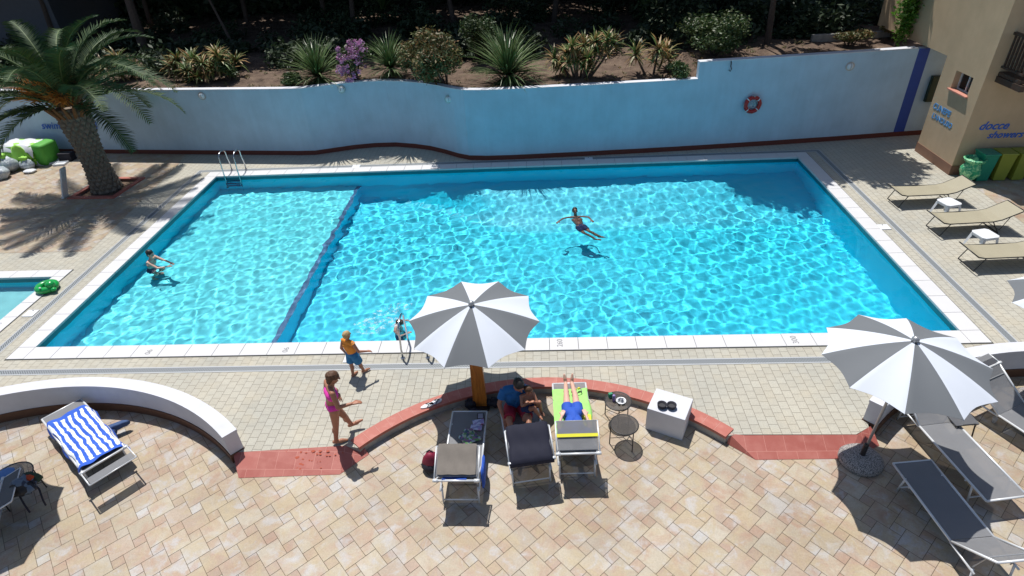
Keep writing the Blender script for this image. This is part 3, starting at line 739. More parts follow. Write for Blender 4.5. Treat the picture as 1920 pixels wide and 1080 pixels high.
for k in range(90):
    c,r=bl[k%len(bl)]; v=Vector((rnd.gauss(0,.6),-abs(rnd.gauss(0,1)),rnd.gauss(0,.8))).normalized(); p=Vector(c)+Vector((v.x*r[0],v.y*r[1],v.z*r[2]))*1.05
    s=rnd.uniform(.06,.10); leafcloud(fm,[(tuple(p),(s,s,s))],44,.032,rnd,0,.8)
fm.build('blossom',MT['flower'],e)
# trees of the dark grove behind
def tree(x,y,trunk,blobs,label,seed,n=3600,size=.16,mat='treeleaf',z0=None,tr=.13):
    rnd=random.Random(seed); z=gz(x,y)-.1 if z0 is None else z0; e=empty('tree',(x,y,z),0,label,'tree')
    MB().tube([Vector(p) for p in trunk],[tr*(1-.55*i/(len(trunk)-1)) for i in range(len(trunk))],9).build('trunk',MT['bark'],e)
    br=MB(); t=Vector(trunk[-1])
    for c,r in blobs: br.tube([t*.8,t*.5+Vector(c)*.5,Vector(c)],[tr*.4,tr*.25,.02],6)
    br.build('limb',MT['bark'],e)
    mb=MB(); leafcloud(mb,blobs,n,size,rnd,0,.25); mb.build('crown',MT[mat],e); return e
def blobs(rnd,cx,cy,cz,rx,ry,rz,k,br):
    out=[]
    for _ in range(k):
        out.append(((cx+rnd.uniform(-1,1)*rx,cy+rnd.uniform(-1,1)*ry,cz+rnd.uniform(-1,1)*rz),(br*rnd.uniform(.7,1.25),br*rnd.uniform(.7,1.25),br*rnd.uniform(.5,.8))))
    return out
R_=random.Random(77)
spec=[(-1.4,16.4,[(0,0,0),(-.5,.2,1.6),(-1.0,.2,3.6)],'slim leaning tree behind the wide aloe clump',.07),
 (-5.9,17.2,[(0,0,0),(.1,0,2),(.2,0,4)],'thick dark trunked tree at the back left',.24),
 (2.8,19.5,[(0,0,0),(.2,0,2),(.1,.2,4)],'dark tree in the shade behind the left yucca',.13),
 (7.6,18.8,[(0,0,0),(-.2,0,2),(-.3,.2,4)],'dark tree in the shade behind the middle of the garden',.12),
 (12.0,19.8,[(0,0,0),(.3,0,2),(.3,.2,4)],'dark tree in the shade behind the largest aloe clump',.14),
 (16.8,18.2,[(0,0,0),(.1,0,2),(.4,.2,4)],'tree whose low green leaves hang over the right of the garden',.13),
 (20.9,18.6,[(0,0,0),(-.2,0,2),(-.1,.2,4)],'dark tree behind the low dry bushes at right',.15),
 (-11.5,19.5,[(0,0,0),(.2,0,2),(.1,.2,4)],'dark tree at the far left behind the palm',.15)]
for i,(x,y,t,lb_,tr) in enumerate(spec):
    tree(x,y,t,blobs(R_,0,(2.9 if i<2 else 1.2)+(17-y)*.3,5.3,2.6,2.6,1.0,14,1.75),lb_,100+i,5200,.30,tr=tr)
for i,(x,y) in enumerate(((-8.5,22.6),(-3.6,22.9),(.6,22.4),(5.2,22.8),(9.8,22.5),(14.6,22.9),(19.0,22.6),(24.0,21.5))):  # row added so its crowns, out of view, shade the back garden
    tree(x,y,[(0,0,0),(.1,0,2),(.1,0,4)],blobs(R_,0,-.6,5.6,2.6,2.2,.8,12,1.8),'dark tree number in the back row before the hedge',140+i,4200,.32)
    t_=[o for o in S.objects if o.get('label')=='dark tree number in the back row before the hedge'][-1]; tag(t_,'added shade tree in the dark back row, '+('behind the palm crown','right of the palm crown','above the left yucca','above the bend of the wall','above the largest yucca','above the small aloes','above the broad bush','behind the bright vine')[i],None,'dark trees in the back row')
# hanging foliage over the garden at right: real crown with low sprays
tree(19.6,13.4,[(0,0,0),(-.1,-.1,2),(-.4,-.5,3.9)],[((-2.6,1.2,2.95),(1.3,.9,.75)),((-1.0,1.6,3.1),(1.3,.9,.7)),((-3.6,1.8,3.4),(1.1,.9,.8)),((-.4,-1.2,4.6),(1.9,1.6,1.1)),((-.9,-2.2,4.9),(1.7,1.4,1.0)),((.9,-1.9,4.7),(1.4,1.4,1.0)),((-2.2,-1.6,4.9),(1.5,1.4,1.0)),((1.6,-2.1,4.7),(1.2,1.3,.9)),((1.0,-2.9,5.1),(1.0,1.0,.7)),((.6,0,5.4),(1.6,1.5,1.0))],'leafy tree at upper right whose branches overhang the wall',130,17000,.16,'shrub',tr=.12)
# dense dark hedge closing the garden at the back
hr=random.Random(9); hm=MB()
for i in range(26):
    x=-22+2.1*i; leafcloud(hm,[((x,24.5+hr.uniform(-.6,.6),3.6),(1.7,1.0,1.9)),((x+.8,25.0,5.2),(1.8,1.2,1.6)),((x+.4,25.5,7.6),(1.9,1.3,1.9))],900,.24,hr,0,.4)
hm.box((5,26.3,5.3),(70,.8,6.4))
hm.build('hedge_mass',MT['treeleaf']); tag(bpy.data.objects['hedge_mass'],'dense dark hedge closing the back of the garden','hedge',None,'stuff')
# dark undergrowth
um=MB(); ur=random.Random(21)
for i in range(170):
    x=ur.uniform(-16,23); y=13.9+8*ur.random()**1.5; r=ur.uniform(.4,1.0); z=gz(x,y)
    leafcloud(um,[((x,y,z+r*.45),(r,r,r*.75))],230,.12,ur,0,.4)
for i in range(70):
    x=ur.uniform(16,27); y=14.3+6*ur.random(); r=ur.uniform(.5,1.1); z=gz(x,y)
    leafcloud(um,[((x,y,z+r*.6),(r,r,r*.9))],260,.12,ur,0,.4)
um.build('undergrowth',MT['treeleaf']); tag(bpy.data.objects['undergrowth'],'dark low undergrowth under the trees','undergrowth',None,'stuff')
# shaded house at far left and pale pieces at right
hs=empty('garden_house',(-15.5,22,2.4),0,'plain grey house wall standing in shade at the upper left','house')
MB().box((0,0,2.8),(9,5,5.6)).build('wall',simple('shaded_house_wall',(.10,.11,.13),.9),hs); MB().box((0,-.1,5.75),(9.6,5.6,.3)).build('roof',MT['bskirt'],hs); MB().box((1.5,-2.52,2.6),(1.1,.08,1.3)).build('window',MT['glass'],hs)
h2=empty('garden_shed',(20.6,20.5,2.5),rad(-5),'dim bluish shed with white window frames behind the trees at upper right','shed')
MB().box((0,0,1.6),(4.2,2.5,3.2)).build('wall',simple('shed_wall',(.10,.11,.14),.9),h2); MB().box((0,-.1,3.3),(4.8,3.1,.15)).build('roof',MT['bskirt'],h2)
for x in (-1.1,.7):
    w=MB(); 
    for a in(-.45,.45): w.box((x+a,-1.28,1.7),(.07,.06,1.3))
    for a in(-.65,.65): w.box((x,-1.279,1.7+a),(.83,.06,.07))
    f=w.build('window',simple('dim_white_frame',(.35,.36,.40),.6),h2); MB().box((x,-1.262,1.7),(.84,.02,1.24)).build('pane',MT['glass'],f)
kw=empty('garden_kerb',(23.0,13.85,2.55),rad(2),'low pale kerb line behind the tall right stretch of wall','kerb'); MB().box((0,0,.12),(3.4,.16,.34),bev=.02).build('kerb_body',MT['conc'],kw)
# bright vine on the corner of the building
vn=empty('climbing_vine',(23.5,12.2,2.7),0,'bright green vine hanging beside the tan building','vine'); vr=random.Random(3); vm=MB()
leafcloud(vm,[((0,-.3,1.2),(.45,.5,.9)),((.1,-.1,2.4),(.5,.6,1.0)),((-.1,-.4,.5),(.3,.35,.4)),((.0,.2,3.5),(.6,.7,1.1)),((-.25,-.5,1.8),(.35,.4,.9))],5200,.07,vr,0,.3); vm.build('leaves',MT['brightleaf'],vn)
MB().tube([(0,0,-.3),(.05,-.1,1.2),(0,0,3.4)],[.05,.04,.02],6).build('stem',MT['bark'],vn)
# ================================================================ PALM
pe=empty('palm_tree',(-3.55,8.58,-.05),0,'stout date palm in a red edged square bed at the left end of the pool','palm tree')
prnd=random.Random(8)
H=2.85; tb=MB(); prof=[]
def tr_r(z): return .39-.06*ss(z/1.0)+.10*ss((z-1.3)/1.2)+.06*math.exp(-z*4)
tb.lathe([(tr_r(z)*.96,z) for z in [H*i/14 for i in range(15)]],(0,0,0),20)
# diamond leaf-base scales
nr=19; nc=13
for i in range(nr):
    z=.04+H*i/nr*.985
    for k_ in range(nc):
        a=2*math.pi*(k_+.5*(i%2))/nc; r=tr_r(z); c=Vector((r*math.cos(a),r*math.sin(a),z)); o=Vector((math.cos(a),math.sin(a),0)); s=Vector((-o.y,o.x,0)); w=math.pi*r/nc*.92; h=H/nr
        tb.add([c-s*w-o*.01,c+Vector((0,0,-h*.75))-o*.01,c+s*w-o*.01,c+Vector((0,0,h*.95))+o*.005,c+o*.085+Vector((0,0,h*.15))],[(0,1,4),(1,2,4),(2,3,4),(3,0,4)])
tb.build('trunk',MT['palmbark'],pe)
def frond(mb, ms, base, az, el, L, droop, rnd, nl=60, lw=.046, ll=.50):
    d=Vector((math.cos(az),math.sin(az),0)); side=Vector((-d.y,d.x,0)); P=[Vector(base)]; E=[el]; n=16
    for i in range(n):
        t=(i+1)/n; e=el-droop*t**1.35; P.append(P[-1]+(d*math.cos(e)+Vector((0,0,1))*math.sin(e))*L/n); E.append(e)
    ms.tube(P,[.03*(1-.85*i/n) for i in range(n+1)],5)
    for k_ in range(nl):
        t=.12+.88*k_/nl; f=t*n; i=min(int(f),n-1); p=P[i].lerp(P[i+1],f-i); e=E[i]
        ax=d*math.cos(e)+Vector((0,0,1))*math.sin(e); nu=ax.cross(side)*-1
        if nu.z<0: nu=-nu
        l=ll*(math.sin(math.pi*min(1,t*.93+.07))**.55)*rnd.uniform(.85,1.1)+.04
        for s in(-1,1):
            dr=(ax*.62+side*s*.9+nu*rnd.uniform(.05,.34)).normalized(); wv=ax*lw*.5
            m=p+dr*l*.55; q=p+dr*l+Vector((0,0,-.07*l-.02))
            mb.add([p-wv,p+wv,m+wv*.8,q,m-wv*.8],[(0,1,2,3,4)])
fl=MB(); fs=MB()
N=36
for i in range(N):
    t=i/N; az=i*2.39996+prnd.uniform(-.15,.15); el=rad(84-70*t**.9); L=3.1+.55*math.sin(t*3)+prnd.uniform(-.25,.25); droop=rad(80+12*t)+prnd.uniform(-.12,.12)
    da=(math.degrees(az)+51+180)%360-180
    if abs(da)<58 and el<rad(46): continue
    frond(fl,fs,(.22*math.cos(az),.22*math.sin(az),H+.25-.35*t),az,el,L,droop,prnd)
# long fronds that show clearly against the wall
for az,el,L,dr_ in ((-22,42,3.9,105),(-28,6,2.9,72),(3,48,3.8,100),(-155,10,3.3,85),(175,30,3.5,90),(-8,62,3.8,115),(-118,8,2.6,70)):
    frond(fl,fs,(.25*math.cos(rad(az)),.25*math.sin(rad(az)),H+.1),rad(az),rad(el),L,rad(dr_),prnd,54)
cr=fs.build('frond_rib',simple('palm_frond_rib',(.14,.19,.07),.5),pe,True); fl.build('fronds',MT['palmleaf'],pe)
fb=MB()
for k_ in range(260):
    a=prnd.uniform(0,6.283); el=rad(prnd.uniform(38,85)); L=prnd.uniform(.45,1.05); d=Vector((math.cos(a)*math.cos(el),math.sin(a)*math.cos(el),math.sin(el)))
    p=Vector((.25*math.cos(a),.25*math.sin(a),H+.08)); q=p+d*L*.9; fb.tube([p,p.lerp(q,.6)+Vector((0,0,.06)),q],[.03,.018,.006],4)
for k_ in range(16):   # cut stalk stubs under the crown
    a=k_*6.283/16; fb.tube([(.42*math.cos(a),.42*math.sin(a),H-.25),(.72*math.cos(a),.72*math.sin(a),H+.15)],[.07,.035],5)
fb.build('dry_fibre',MT['palmfib'],pe)
ff=MB()
for ax,ay,az_ in ((-.75,-.45,.55),(.0,-.6,.80),(-1.0,-.1,.75),(.35,-.75,.45)):
    for k_ in range(110):
        p=Vector((ax*.4,ay*.4,H+.15)); q=Vector((ax,ay,H+az_))+Vector((prnd.gauss(0,.16),prnd.gauss(0,.16),prnd.gauss(0,.14))); ff.tube([p,p.lerp(q,.5)+Vector((0,0,.15)),q],[.008,.007,.009],4)
ff.build('flower_stalk',simple('orange_date_stalks',(.60,.24,.04),.7,.3,20),pe)
# red border of the palm bed
pb_=empty('planter_edging',(-3.5,8.5,0),0,'square red tile edging round the foot of the palm','edging')
m=MB(); 
oh=[(-4.42,7.76),(-2.78,7.70),(-2.60,9.32),(-4.22,9.46)]
m.prism([(x+3.5,y-8.5) for x,y in oh],-.1,.05,holes=[[(x+3.5,y-8.5) for x,y in palmhole][::-1]]); m.build('edging_tiles',MT['red'],pb_)
wp=empty('white_post',(-4.62,7.95,0),rad(0),'thin white board standing upright beside the palm trunk','board'); MB().box((0,0,.55),(.05,.26,1.1),bev=.01).build('board',MT['plwhite'],wp); MB().box((0,0,.03),(.08,.30,.05),bev=.01).build('foot',MT['plwhite'],wp)
wp.rotation_euler=(0,rad(21),0)
# ================================================================ LOUNGERS (aluminium with mesh sling)
def path_panel(mb, prof, w, th=.012, mi=0, ywave=0):
    """thick strip following prof [(x,z)...] across width w"""
    vs=[];n=len(prof)
    for (x,z) in prof:
        for y in(-w/2,w/2): vs+= [(x,y,z),(x,y,z-th)]
    fs=[]
    for i in range(n-1):
        a=4*i;b=4*i+4
        fs+=[(a,a+2,b+2,b),(a+1,b+1,b+3,a+3),(a,b,b+1,a+1),(a+2,a+3,b+3,b+2)]
    fs+=[(0,1,3,2),(4*n-4,4*n-2,4*n-1,4*n-3)]
    return mb.add(vs,fs,mi)
BEDZ=.33
def lounger(base, ang, label, a=1.22, back=.72, phi=33, shade=None, w=.62, sling='sling', frame='alu', name='sun_lounger', group='aluminium sun loungers on the patio'):
    """origin under the middle of the foot end, x runs to the head"""
    e=empty(name,base,ang,label,'sun lounger',group)
    h=w/2; hx=a; bx=a+back*math.cos(rad(phi)); bz=BEDZ+back*math.sin(rad(phi))
    f=MB(); 
    for s in(-1,1): f.tube([(0,s*h,BEDZ),(hx,s*h,BEDZ)],.018,8)
    f.tube([(0,-h,BEDZ),(0,h,BEDZ)],.018,8); f.tube([(hx,-h,BEDZ-.015),(hx,h,BEDZ-.015)],.014,8)
    f.tube([(.42,-h,BEDZ-.05),(.42,h,BEDZ-.05)],.014,8)
    fr=f.build('frame',MT[frame],e,True)
    sg=MB(); path_panel(sg,[(.012+ (hx-.02)*i/8,BEDZ+.012-.02*math.sin(math.pi*i/8)) for i in range(9)],w-.03,.006); sg.build('sling',MT[sling],e)
    bk=MB()
    for s in(-1,1): bk.tube([(hx,s*h,BEDZ),(bx,s*h,bz)],.018,8)
    bk.tube([(bx,-h,bz),(bx,h,bz)],.018,8)
    b=bk.build('backrest',MT[frame],e,True)
    sg=MB(); path_panel(sg,[(hx+(bx-hx)*t,BEDZ+(bz-BEDZ)*t+.012-.03*math.sin(math.pi*t)) for t in [i/7 for i in range(8)]],w-.03,.006); sg.build('backrest_sling',MT[sling],b)
    # support strut
    st=MB(); ux,uz=bx-.18*math.cos(rad(phi)),bz-.18*math.sin(rad(phi))
    st.tube([(hx+.38,-(h-.03),BEDZ-.05),(ux,-(h-.03),uz),(ux,h-.03,uz),(hx+.38,h-.03,BEDZ-.05)],.009,6)
    st.build('backrest_strut',MT['alugrey'],b)
    for lx in (.30,hx+.42):
        lg=MB(); 
        for s in(-1,1): lg.tube([(lx,s*(h-.02),BEDZ-.0),(lx+(.05 if lx>1 else -.05),s*(h-.02),.0)],.016,8)
        lg.tube([(lx+(.04 if lx>1 else -.04),-h+.02,.07),(lx+(.04 if lx>1 else -.04),h-.02,.07)],.012,8)
        if lx>1:
            for s in(-1,1): lg.tube([(hx,s*(h-.0),BEDZ-.02),(lx+.06,s*(h-.0),BEDZ-.02)],.016,8)
        lg.build('leg',MT['alugrey' if frame=='alugrey' else frame],e,True)
    if shade:
        L,sa=shade; sx=bx+L*math.cos(rad(sa)); sz=bz+L*math.sin(rad(sa)); c=MB()
        for s in(-1,1):
            c.tube([(bx,s*(h+.03),bz),(sx,s*(h+.03),sz)],.012,8); c.tube([(bx,s*(h-.03),bz),(bx,s*(h+.05),bz)],.028,8)
        c.tube([(sx,-h-.03,sz),(sx,h+.03,sz)],.012,8); cc=c.build('sunshade',MT[frame],e,True)
        pn=MB(); t0=.55 if L<.45 and sa<12 else .10; path_panel(pn,[(bx+(sx-bx)*t,bz+(sz-bz)*t+.014) for t in (t0,t0+(1-t0)*.35,t0+(1-t0)*.7,1.0)],w+.02,.006); pn.build('shade_cloth',MT[sling],cc)
    return e
def gp(px,py,z=0): return G(px,py,z)
ZB=ZP+BEDZ
def at(px,py):
    p=G(px,py,ZB); return (p.x,p.y,ZP)
def dirn(px,py,qx,qy):
    a=G(px,py,ZB); b=G(qx,qy,ZB); return math.atan2(b.y-a.y,b.x-a.x)
c1=lounger(at(881,772),rad(-90.5),'sun lounger with magazines on it and a brown cloth over its sunshade',shade=(.52,152))
c2=lounger((10.76,-1.92,ZP),rad(-80.5),'sun lounger under the seated man, its sunshade draped in dark cloth',w=.66,shade=(.52,150))
c3=lounger(at(1067,719),rad(-88.5),'sun lounger with green towel and a person lying on it',a=1.42,shade=(.52,150))
lL=lounger(at(116,767),rad(-38),'sun lounger covered by a blue and white striped towel',a=1.44,back=.75,phi=10,w=.68,shade=(.42,4))
r1=lounger(at(1710,866),rad(-84),'front empty sun lounger half in the right parasol shadow',a=1.36,back=.8,phi=38,sling='sling',frame='alu')
r2=lounger(at(1888,935),rad(98),'empty sun lounger behind the front one, head toward the pool',a=1.50,back=.66,phi=32,w=.64,shade=(.4,20))
r3=lounger((19.88,-3.62,ZP),rad(115),'sun lounger at the right edge with raised back against the curved wall',a=1.40,back=.75,phi=36,w=.66,shade=(.22,10))
l2=lounger((1.1,-5.0,ZP),rad(27),'dark sun lounger cut by the left edge of the picture',a=1.0,back=.75,phi=22,w=.66,sling='slingdark',shade=(.30,20))
# ---- beige loungers beyond the pool
def beige():
    e=empty('beige_lounger',(0,0,0)); w=.62; h=w/2; f=MB(); z=.36
    prof=[(0,z+.10),(.10,z+.03),(.25,z),(1.35,z),(1.55,z+.04),(2.02,z+.26)]
    for s in(-1,1): f.tube([(x,s*h,q) for x,q in prof],.014,8)
    f.tube([(0,-h,z+.10),(0,h,z+.10)],.014,8); f.tube([(2.02,-h,z+.26),(2.02,h,z+.26)],.014,8); f.tube([(1.35,-h,z-.02),(1.35,h,z-.02)],.012,8)
    f.build('frame',MT['black'],e,True)
    sg=MB(); path_panel(sg,[(x,q+.012) for x,q in [(.08,z+.04),(.25,z),(.8,z-.015),(1.35,z),(1.55,z+.04),(2.0,z+.25)]],w-.02,.008); sg.build('sling',MT['slingbeige'],e)
    for lx,dx in ((.30,-.18),(1.35,.25)):
        g=MB()
        for s in(-1,1): g.tube([(lx,s*(h-.02),z),(lx+dx,s*(h-.02),.012)],.012,6)
        g.tube([(lx+dx,-h+.02,.012),(lx+dx,h-.02,.012)],.012,6); g.build('leg',MT['black'],e)
    g=MB(); g.tube([(1.75,-h+.02,z+.12),(1.60,-h+.02,.10),(1.60,h-.02,.10),(1.75,h-.02,z+.12)],.010,6); g.build('backrest_strut',MT['black'],e)
    return e
b0=beige()
for i,(px,py,lb_) in enumerate(((1676,357,'beige sun lounger farthest back, nearest the bins'),(1752,408,'middle beige sun lounger between two white side tables'),(1815,470,'nearest beige sun lounger, cut by the right edge'))):
    e=b0 if i==0 else copy_tree(b0); p=G(px,py,.40); e.location=(p.x-.03,p.y,0); e.rotation_euler=(0,0,rad((2,3,2)[i]))
    tag(e,lb_,'sun lounger','beige sun loungers right of the pool')
# white plastic side tables
def ptable():
    e=empty('side_table',(0,0,0)); m=MB(); s=.225
    pts=[(-s,-s+.06),(-s+.06,-s),(s-.06,-s),(s,-s+.06),(s,s-.06),(s-.06,s),(-s+.06,s),(-s,s-.06)]
    m.prism(pts,.375,.40); m.prism([(x*.96,y*.96) for x,y in pts],.33,.374,holes=[[(x*.90,y*.90) for x,y in pts][::-1]]); m.build('tabletop',MT['plwhite'],e)
    for sx in(-1,1):
        for sy in(-1,1): MB().add([(sx*a,sy*b,z) for (a,b,z) in ((.20,.12,.35),(.20,.20,.35),(.12,.20,.35),(.255,.20,0),(.255,.255,0),(.20,.255,0))],[(0,1,4,3),(1,2,5,4),(2,0,3,5),(3,4,5),(0,2,1)]).build('leg',MT['plwhite'],e)
    return e
t0=ptable()
for i,(px,py,lb_) in enumerate(((1780,378,'white plastic side table between the back two beige loungers'),(1848,438,'white plastic side table between the front two beige loungers'))):
    e=t0 if i==0 else copy_tree(t0); p=G(px,py,.40); e.location=(p.x,p.y,0); e.rotation_euler=(0,0,rad((14,10)[i])); tag(e,lb_,'side table','white side tables')
# bins
def bin_(x,mat,label,hh=.82):
    e=empty('wheelie_bin',(x,7.16,0),rad(random.Random(x).uniform(-5,5)),label,'bin','bins in front of the building'); b=MB(); w,d=.20,.22
    b.add([(sx*w*k,sy*d*k,z) for z,k in((.03,.8),(hh,1.02)) for sy in(-1,1) for sx in(-1,1)],[(0,2,3,1),(4,5,7,6),(0,1,5,4),(2,6,7,3),(0,4,6,2),(1,3,7,5)]); b.build('body',MT[mat],e)
    MB().box((0,0,hh+.03),(.45,.50,.055),bev=.02).build('lid',MT[mat],e)
    MB().tube([(-.17,.2,.06),(-.12,.2,.06)],.06,10).build('wheel',MT['black'],e); MB().tube([(.12,.2,.06),(.17,.2,.06)],.06,10).build('wheel',MT['black'],e)
bin_(24.30,'binfern','dark green bin beside the crumpled green bag'); bin_(24.80,'binyel','left one of the two yellow green bins'); bin_(25.30,'binyel','right one of the two yellow green bins'); bin_(25.82,'bingrey','bluish grey bin at the right edge')
bg_=empty('rubbish_bag',(23.95,7.08,0),0,'crumpled shiny green plastic bag hung at the corner of the building','bag')
bmx=bmesh.new(); bmesh.ops.create_icosphere(bmx,subdivisions=4,radius=1); nr_=random.Random(2)
for v in bmx.verts:
    c=v.co.copy(); r=1+.16*math.sin(5*c.x+3*c.z)+.10*math.sin(9*c.y+4*c.x)+.05*nr_.uniform(-1,1); v.co=Vector((c.x*.24*r*(1-.3*max(0,-c.z)),c.y*.23*r,.36+c.z*.36*(1+.1*math.sin(7*c.x))))
me=bpy.data.meshes.new('bag_body'); bmx.to_mesh(me); bmx.free(); me.materials.append(MT['bag']); link('bag_body',me,bg_,True)
MB().lathe([(.26,.62),(.30,.70),(.27,.72),(.22,.66)],(0,0,0),20).build('rolled_rim',MT['bag'],bg_)
# ================================================================ PARASOLS
def parasol(apex, rim_r, tilt, phase, pole_base, label, kind='granite', n=10, rise=.50, first_grey=True):
    e=empty('parasol',pole_base,0,label,'parasol','grey and white parasols'); pb0=Vector(pole_base); A=Vector(apex)-pb0
    nrm=Vector((tilt[0],tilt[1],1)).normalized(); a=nrm.cross(Vector((0,1,0))).normalized(); b=nrm.cross(a)
    def P(t,th,dz=0):   # t 0..1 from apex to rim
        seg=2*math.pi/n; u=((th-phase)%seg)/seg; sc=math.sin(math.pi*u)
        r=rim_r*t*(1-.085*sc*t); z=-rise*(.58*t+.42*t**2)-.02*sc*t*(1-t)*2+dz
        # straight chords between ribs
        k=math.cos(math.pi/n)/math.cos((u-.5)*seg); r*=1-(1-k)*.55
        return A+(a*math.cos(th)+b*math.sin(th))*r+nrm*z
    c=MB(); NS=8; NT_=9
    for p in range(n):
        for i in range(NS):
            th0=phase+2*math.pi*(p+i/NS)/n+1e-6; th1=phase+2*math.pi*(p+(i+1)/NS)/n-1e-6
            for j in range(NT_):
                t0=max(.03,j/NT_); t1=(j+1)/NT_
                c.add([P(t0,th0),P(t1,th0),P(t1,th1),P(t0,th1)],[(0,1,2,3)],(p+(0 if first_grey else 1))%2)
    o=c.build('canopy',[MT['umbgrey'],MT['umbwhite']],e,False)
    bm=bmesh.new(); bm.from_mesh(o.data); bmesh.ops.remove_doubles(bm,verts=bm.verts,dist=.0008); bm.to_mesh(o.data); bm.free()
    o.data.polygons.foreach_set('use_smooth',[True]*len(o.data.polygons))
    md=o.modifiers.new('t','SOLIDIFY'); md.thickness=.004; md.offset=-1; md.use_rim=False
    for p in range(n):
        th=phase+2*math.pi*p/n; MB().tube([P(t,th,-.015) for t in (.04,.25,.5,.75,1.0)],.006,5).build('rib',MT['alugrey'],e)
    hub=A; MB().tube([hub+nrm*.0,hub+nrm*.05,hub+nrm*.075],[.055,.05,.02],14).build('finial',MT['alugrey'],e,True)
    return e,A,nrm
# right parasol on gravel base
R0=(16.49,-3.17,ZP)
uR,A,nr=parasol((16.61,-3.12,2.36),1.16,(.016,-.012),rad(171.5),R0,'large grey and white parasol on a round gravel base at right',first_grey=False,rise=.40)
MB().tube([(0,0,.05),(A.x*.5,A.y*.5,A.z*.5),A],.022,12).build('pole',MT['alugrey'],uR,True)
MB().lathe([(.05,.17),(.27,.12),(.335,.085),(.345,.03),(.33,0)][::-1],(0,0,0),36).build('base',MT['granite'],uR,True)
MB().lathe([(.04,0),(.04,.30),(.03,.32)],(0,0,.1),12).build('sleeve',MT['black'],uR)
uC,A,nr=parasol((10.04,-1.51,2.01),1.18,(-.003,-.10),rad(142),(10.05,-1.78,ZP),'grey and white parasol on an orange wooden post above the middle loungers',rise=.40)
pm=MB(); w0,w1=.135,.10
pm.add([(sx*w*.95,sy*d,z) for z,w,d in((0.02,w0,.06),(A.z-.25,w1,.05)) for sy in(-1,1) for sx in(-1,1)],[(0,2,3,1),(4,5,7,6),(0,1,5,4),(2,6,7,3),(0,4,6,2),(1,3,7,5)]); pm.build('post',MT['orangewood'],uC)
MB().tube([(0,0,A.z-.3),A],.022,10).build('pole',MT['alugrey'],uC); MB().box((0,.0,.02),(.36,.30,.04),bev=.01).build('foot_plate',MT['black'],uC)
uF,A,nr=parasol((20.15,-1.85,2.45),1.16,(0,0),rad(172),(20.15,-1.85,ZP),'parasol only just showing at the right edge of the picture')
MB().tube([(0,0,.05),A],.022,12).build('pole',MT['alugrey'],uF,True); MB().lathe([(.33,0),(.345,.03),(.27,.12),(.05,.17)],(0,0,0),30).build('base',MT['granite'],uF,True)
# left parasol stands outside the picture, its canopy shade falls into it
uL,A,nr=parasol((1.74,-3.46,3.10),1.22,(0,0),rad(12),(1.74,-3.46,ZP),'parasol beyond the left edge that shades the bag table')
MB().tube([(0,0,.05),A],.022,12).build('pole',MT['alugrey'],uL,True); MB().lathe([(.33,0),(.345,.03),(.27,.12),(.05,.17)],(0,0,0),30).build('base',MT['granite'],uL,True)
# ================================================================ POOL LADDERS
def ladder(loc,ang,label,w=.52,h=.78,reach=.62):
    e=empty('pool_ladder',loc,ang,label,'ladder','steel pool ladders')
    for s in(-1,1):
        p=[(s*w/2,-.55,.0),(s*w/2,-.56,.25),(s*w/2,-.50,.50)]
        for i in range(9):
            a=math.pi*(1-i/8); p.append((s*w/2,-.18+.26*math.cos(a)-.05,h-.10+.14*math.sin(a)))
        p+=[(s*w/2,.05,.3),(s*w/2,.06,-.2),(s*w/2,.06,-.85)]
        MB().tube(p,.021,10).build('handrail',MT['steel'],e,True); MB().lathe([(.045,.0),(.045,.02),(.025,.03)],(s*w/2,-.55,.0),12).build('flange',MT['steel'],e)
    for z in(-.22,-.45,-.68): MB().box((0,.07,z),(w-.05,.09,.03),bev=.008).build('tread',MT['navy'],e)
    return e
ladder((8.62,-.02,0),0,'steel pool ladder on the near side between the boy and the parasol')
ladder((.58,9.26,0),rad(180),'steel pool ladder in the far left corner of the pool')
# ================================================================ ROUND TABLES, CUBE AND SMALL THINGS
def rtable(x,y,label,r=.235,h=.46,ph=0,glass=None):
    e=empty('round_table',(x,y,ZP),ph,label,'side table','small round smoked glass tables'); MB().tube([(r*math.cos(a),r*math.sin(a),h) for a in [2*math.pi*k/30 for k in range(30)]],.011,8,closed=True).build('rim',MT['black'],e,True)
    MB().lathe([(r-.008,0),(r-.008,.007)],(0,0,h+.001),30).build('glass_top',MT['smoke'],e)
    for k in range(3):
        a=ph+2.09*k+.5; MB().tube([(r*math.cos(a),r*math.sin(a),h),(r*1.02*math.cos(a),r*1.02*math.sin(a),.0)],.010,6).build('leg',MT['black'],e)
    mb=MB()
    for k in range(3):
        a=ph+2.09*k+.5; mb.tube([(r*math.cos(a),r*math.sin(a),.14),(0,0,.14)],.006,5)
    mb.build('brace',MT['black'],e); return e
p=G(1159,752,ZP+.46); tA=rtable(p.x,p.y,'round smoked glass table with cans and a plate on it'); TA=(p.x,p.y,ZP+.468)
p=G(1171,796,ZP+.46); tB=rtable(p.x,p.y,'empty round smoked glass table nearer the camera than the laden one',ph=.3)
def at3(n_,x,y,z,label,cat,rz=0,group=None): return empty(n_,(x,y,z),rz,label,cat,group)
e=at3('cigarette_box',TA[0]-.13,TA[1]+.10,TA[2],'small green box on the laden round table','box',.3); MB().box((0,0,.045),(.07,.05,.09),bev=.004).build('box_body',simple('green_carton',(.01,.25,.12),.5),e)
e=at3('drinks_can',TA[0]-.08,TA[1]+.0,TA[2],'slim purple and white can on the laden round table','can'); MB().lathe([(.024,0),(.028,.01),(.028,.13),(.022,.14)],(0,0,0),14).build('can_body',simple('purple_can',(.25,.18,.40),.3),e,True)
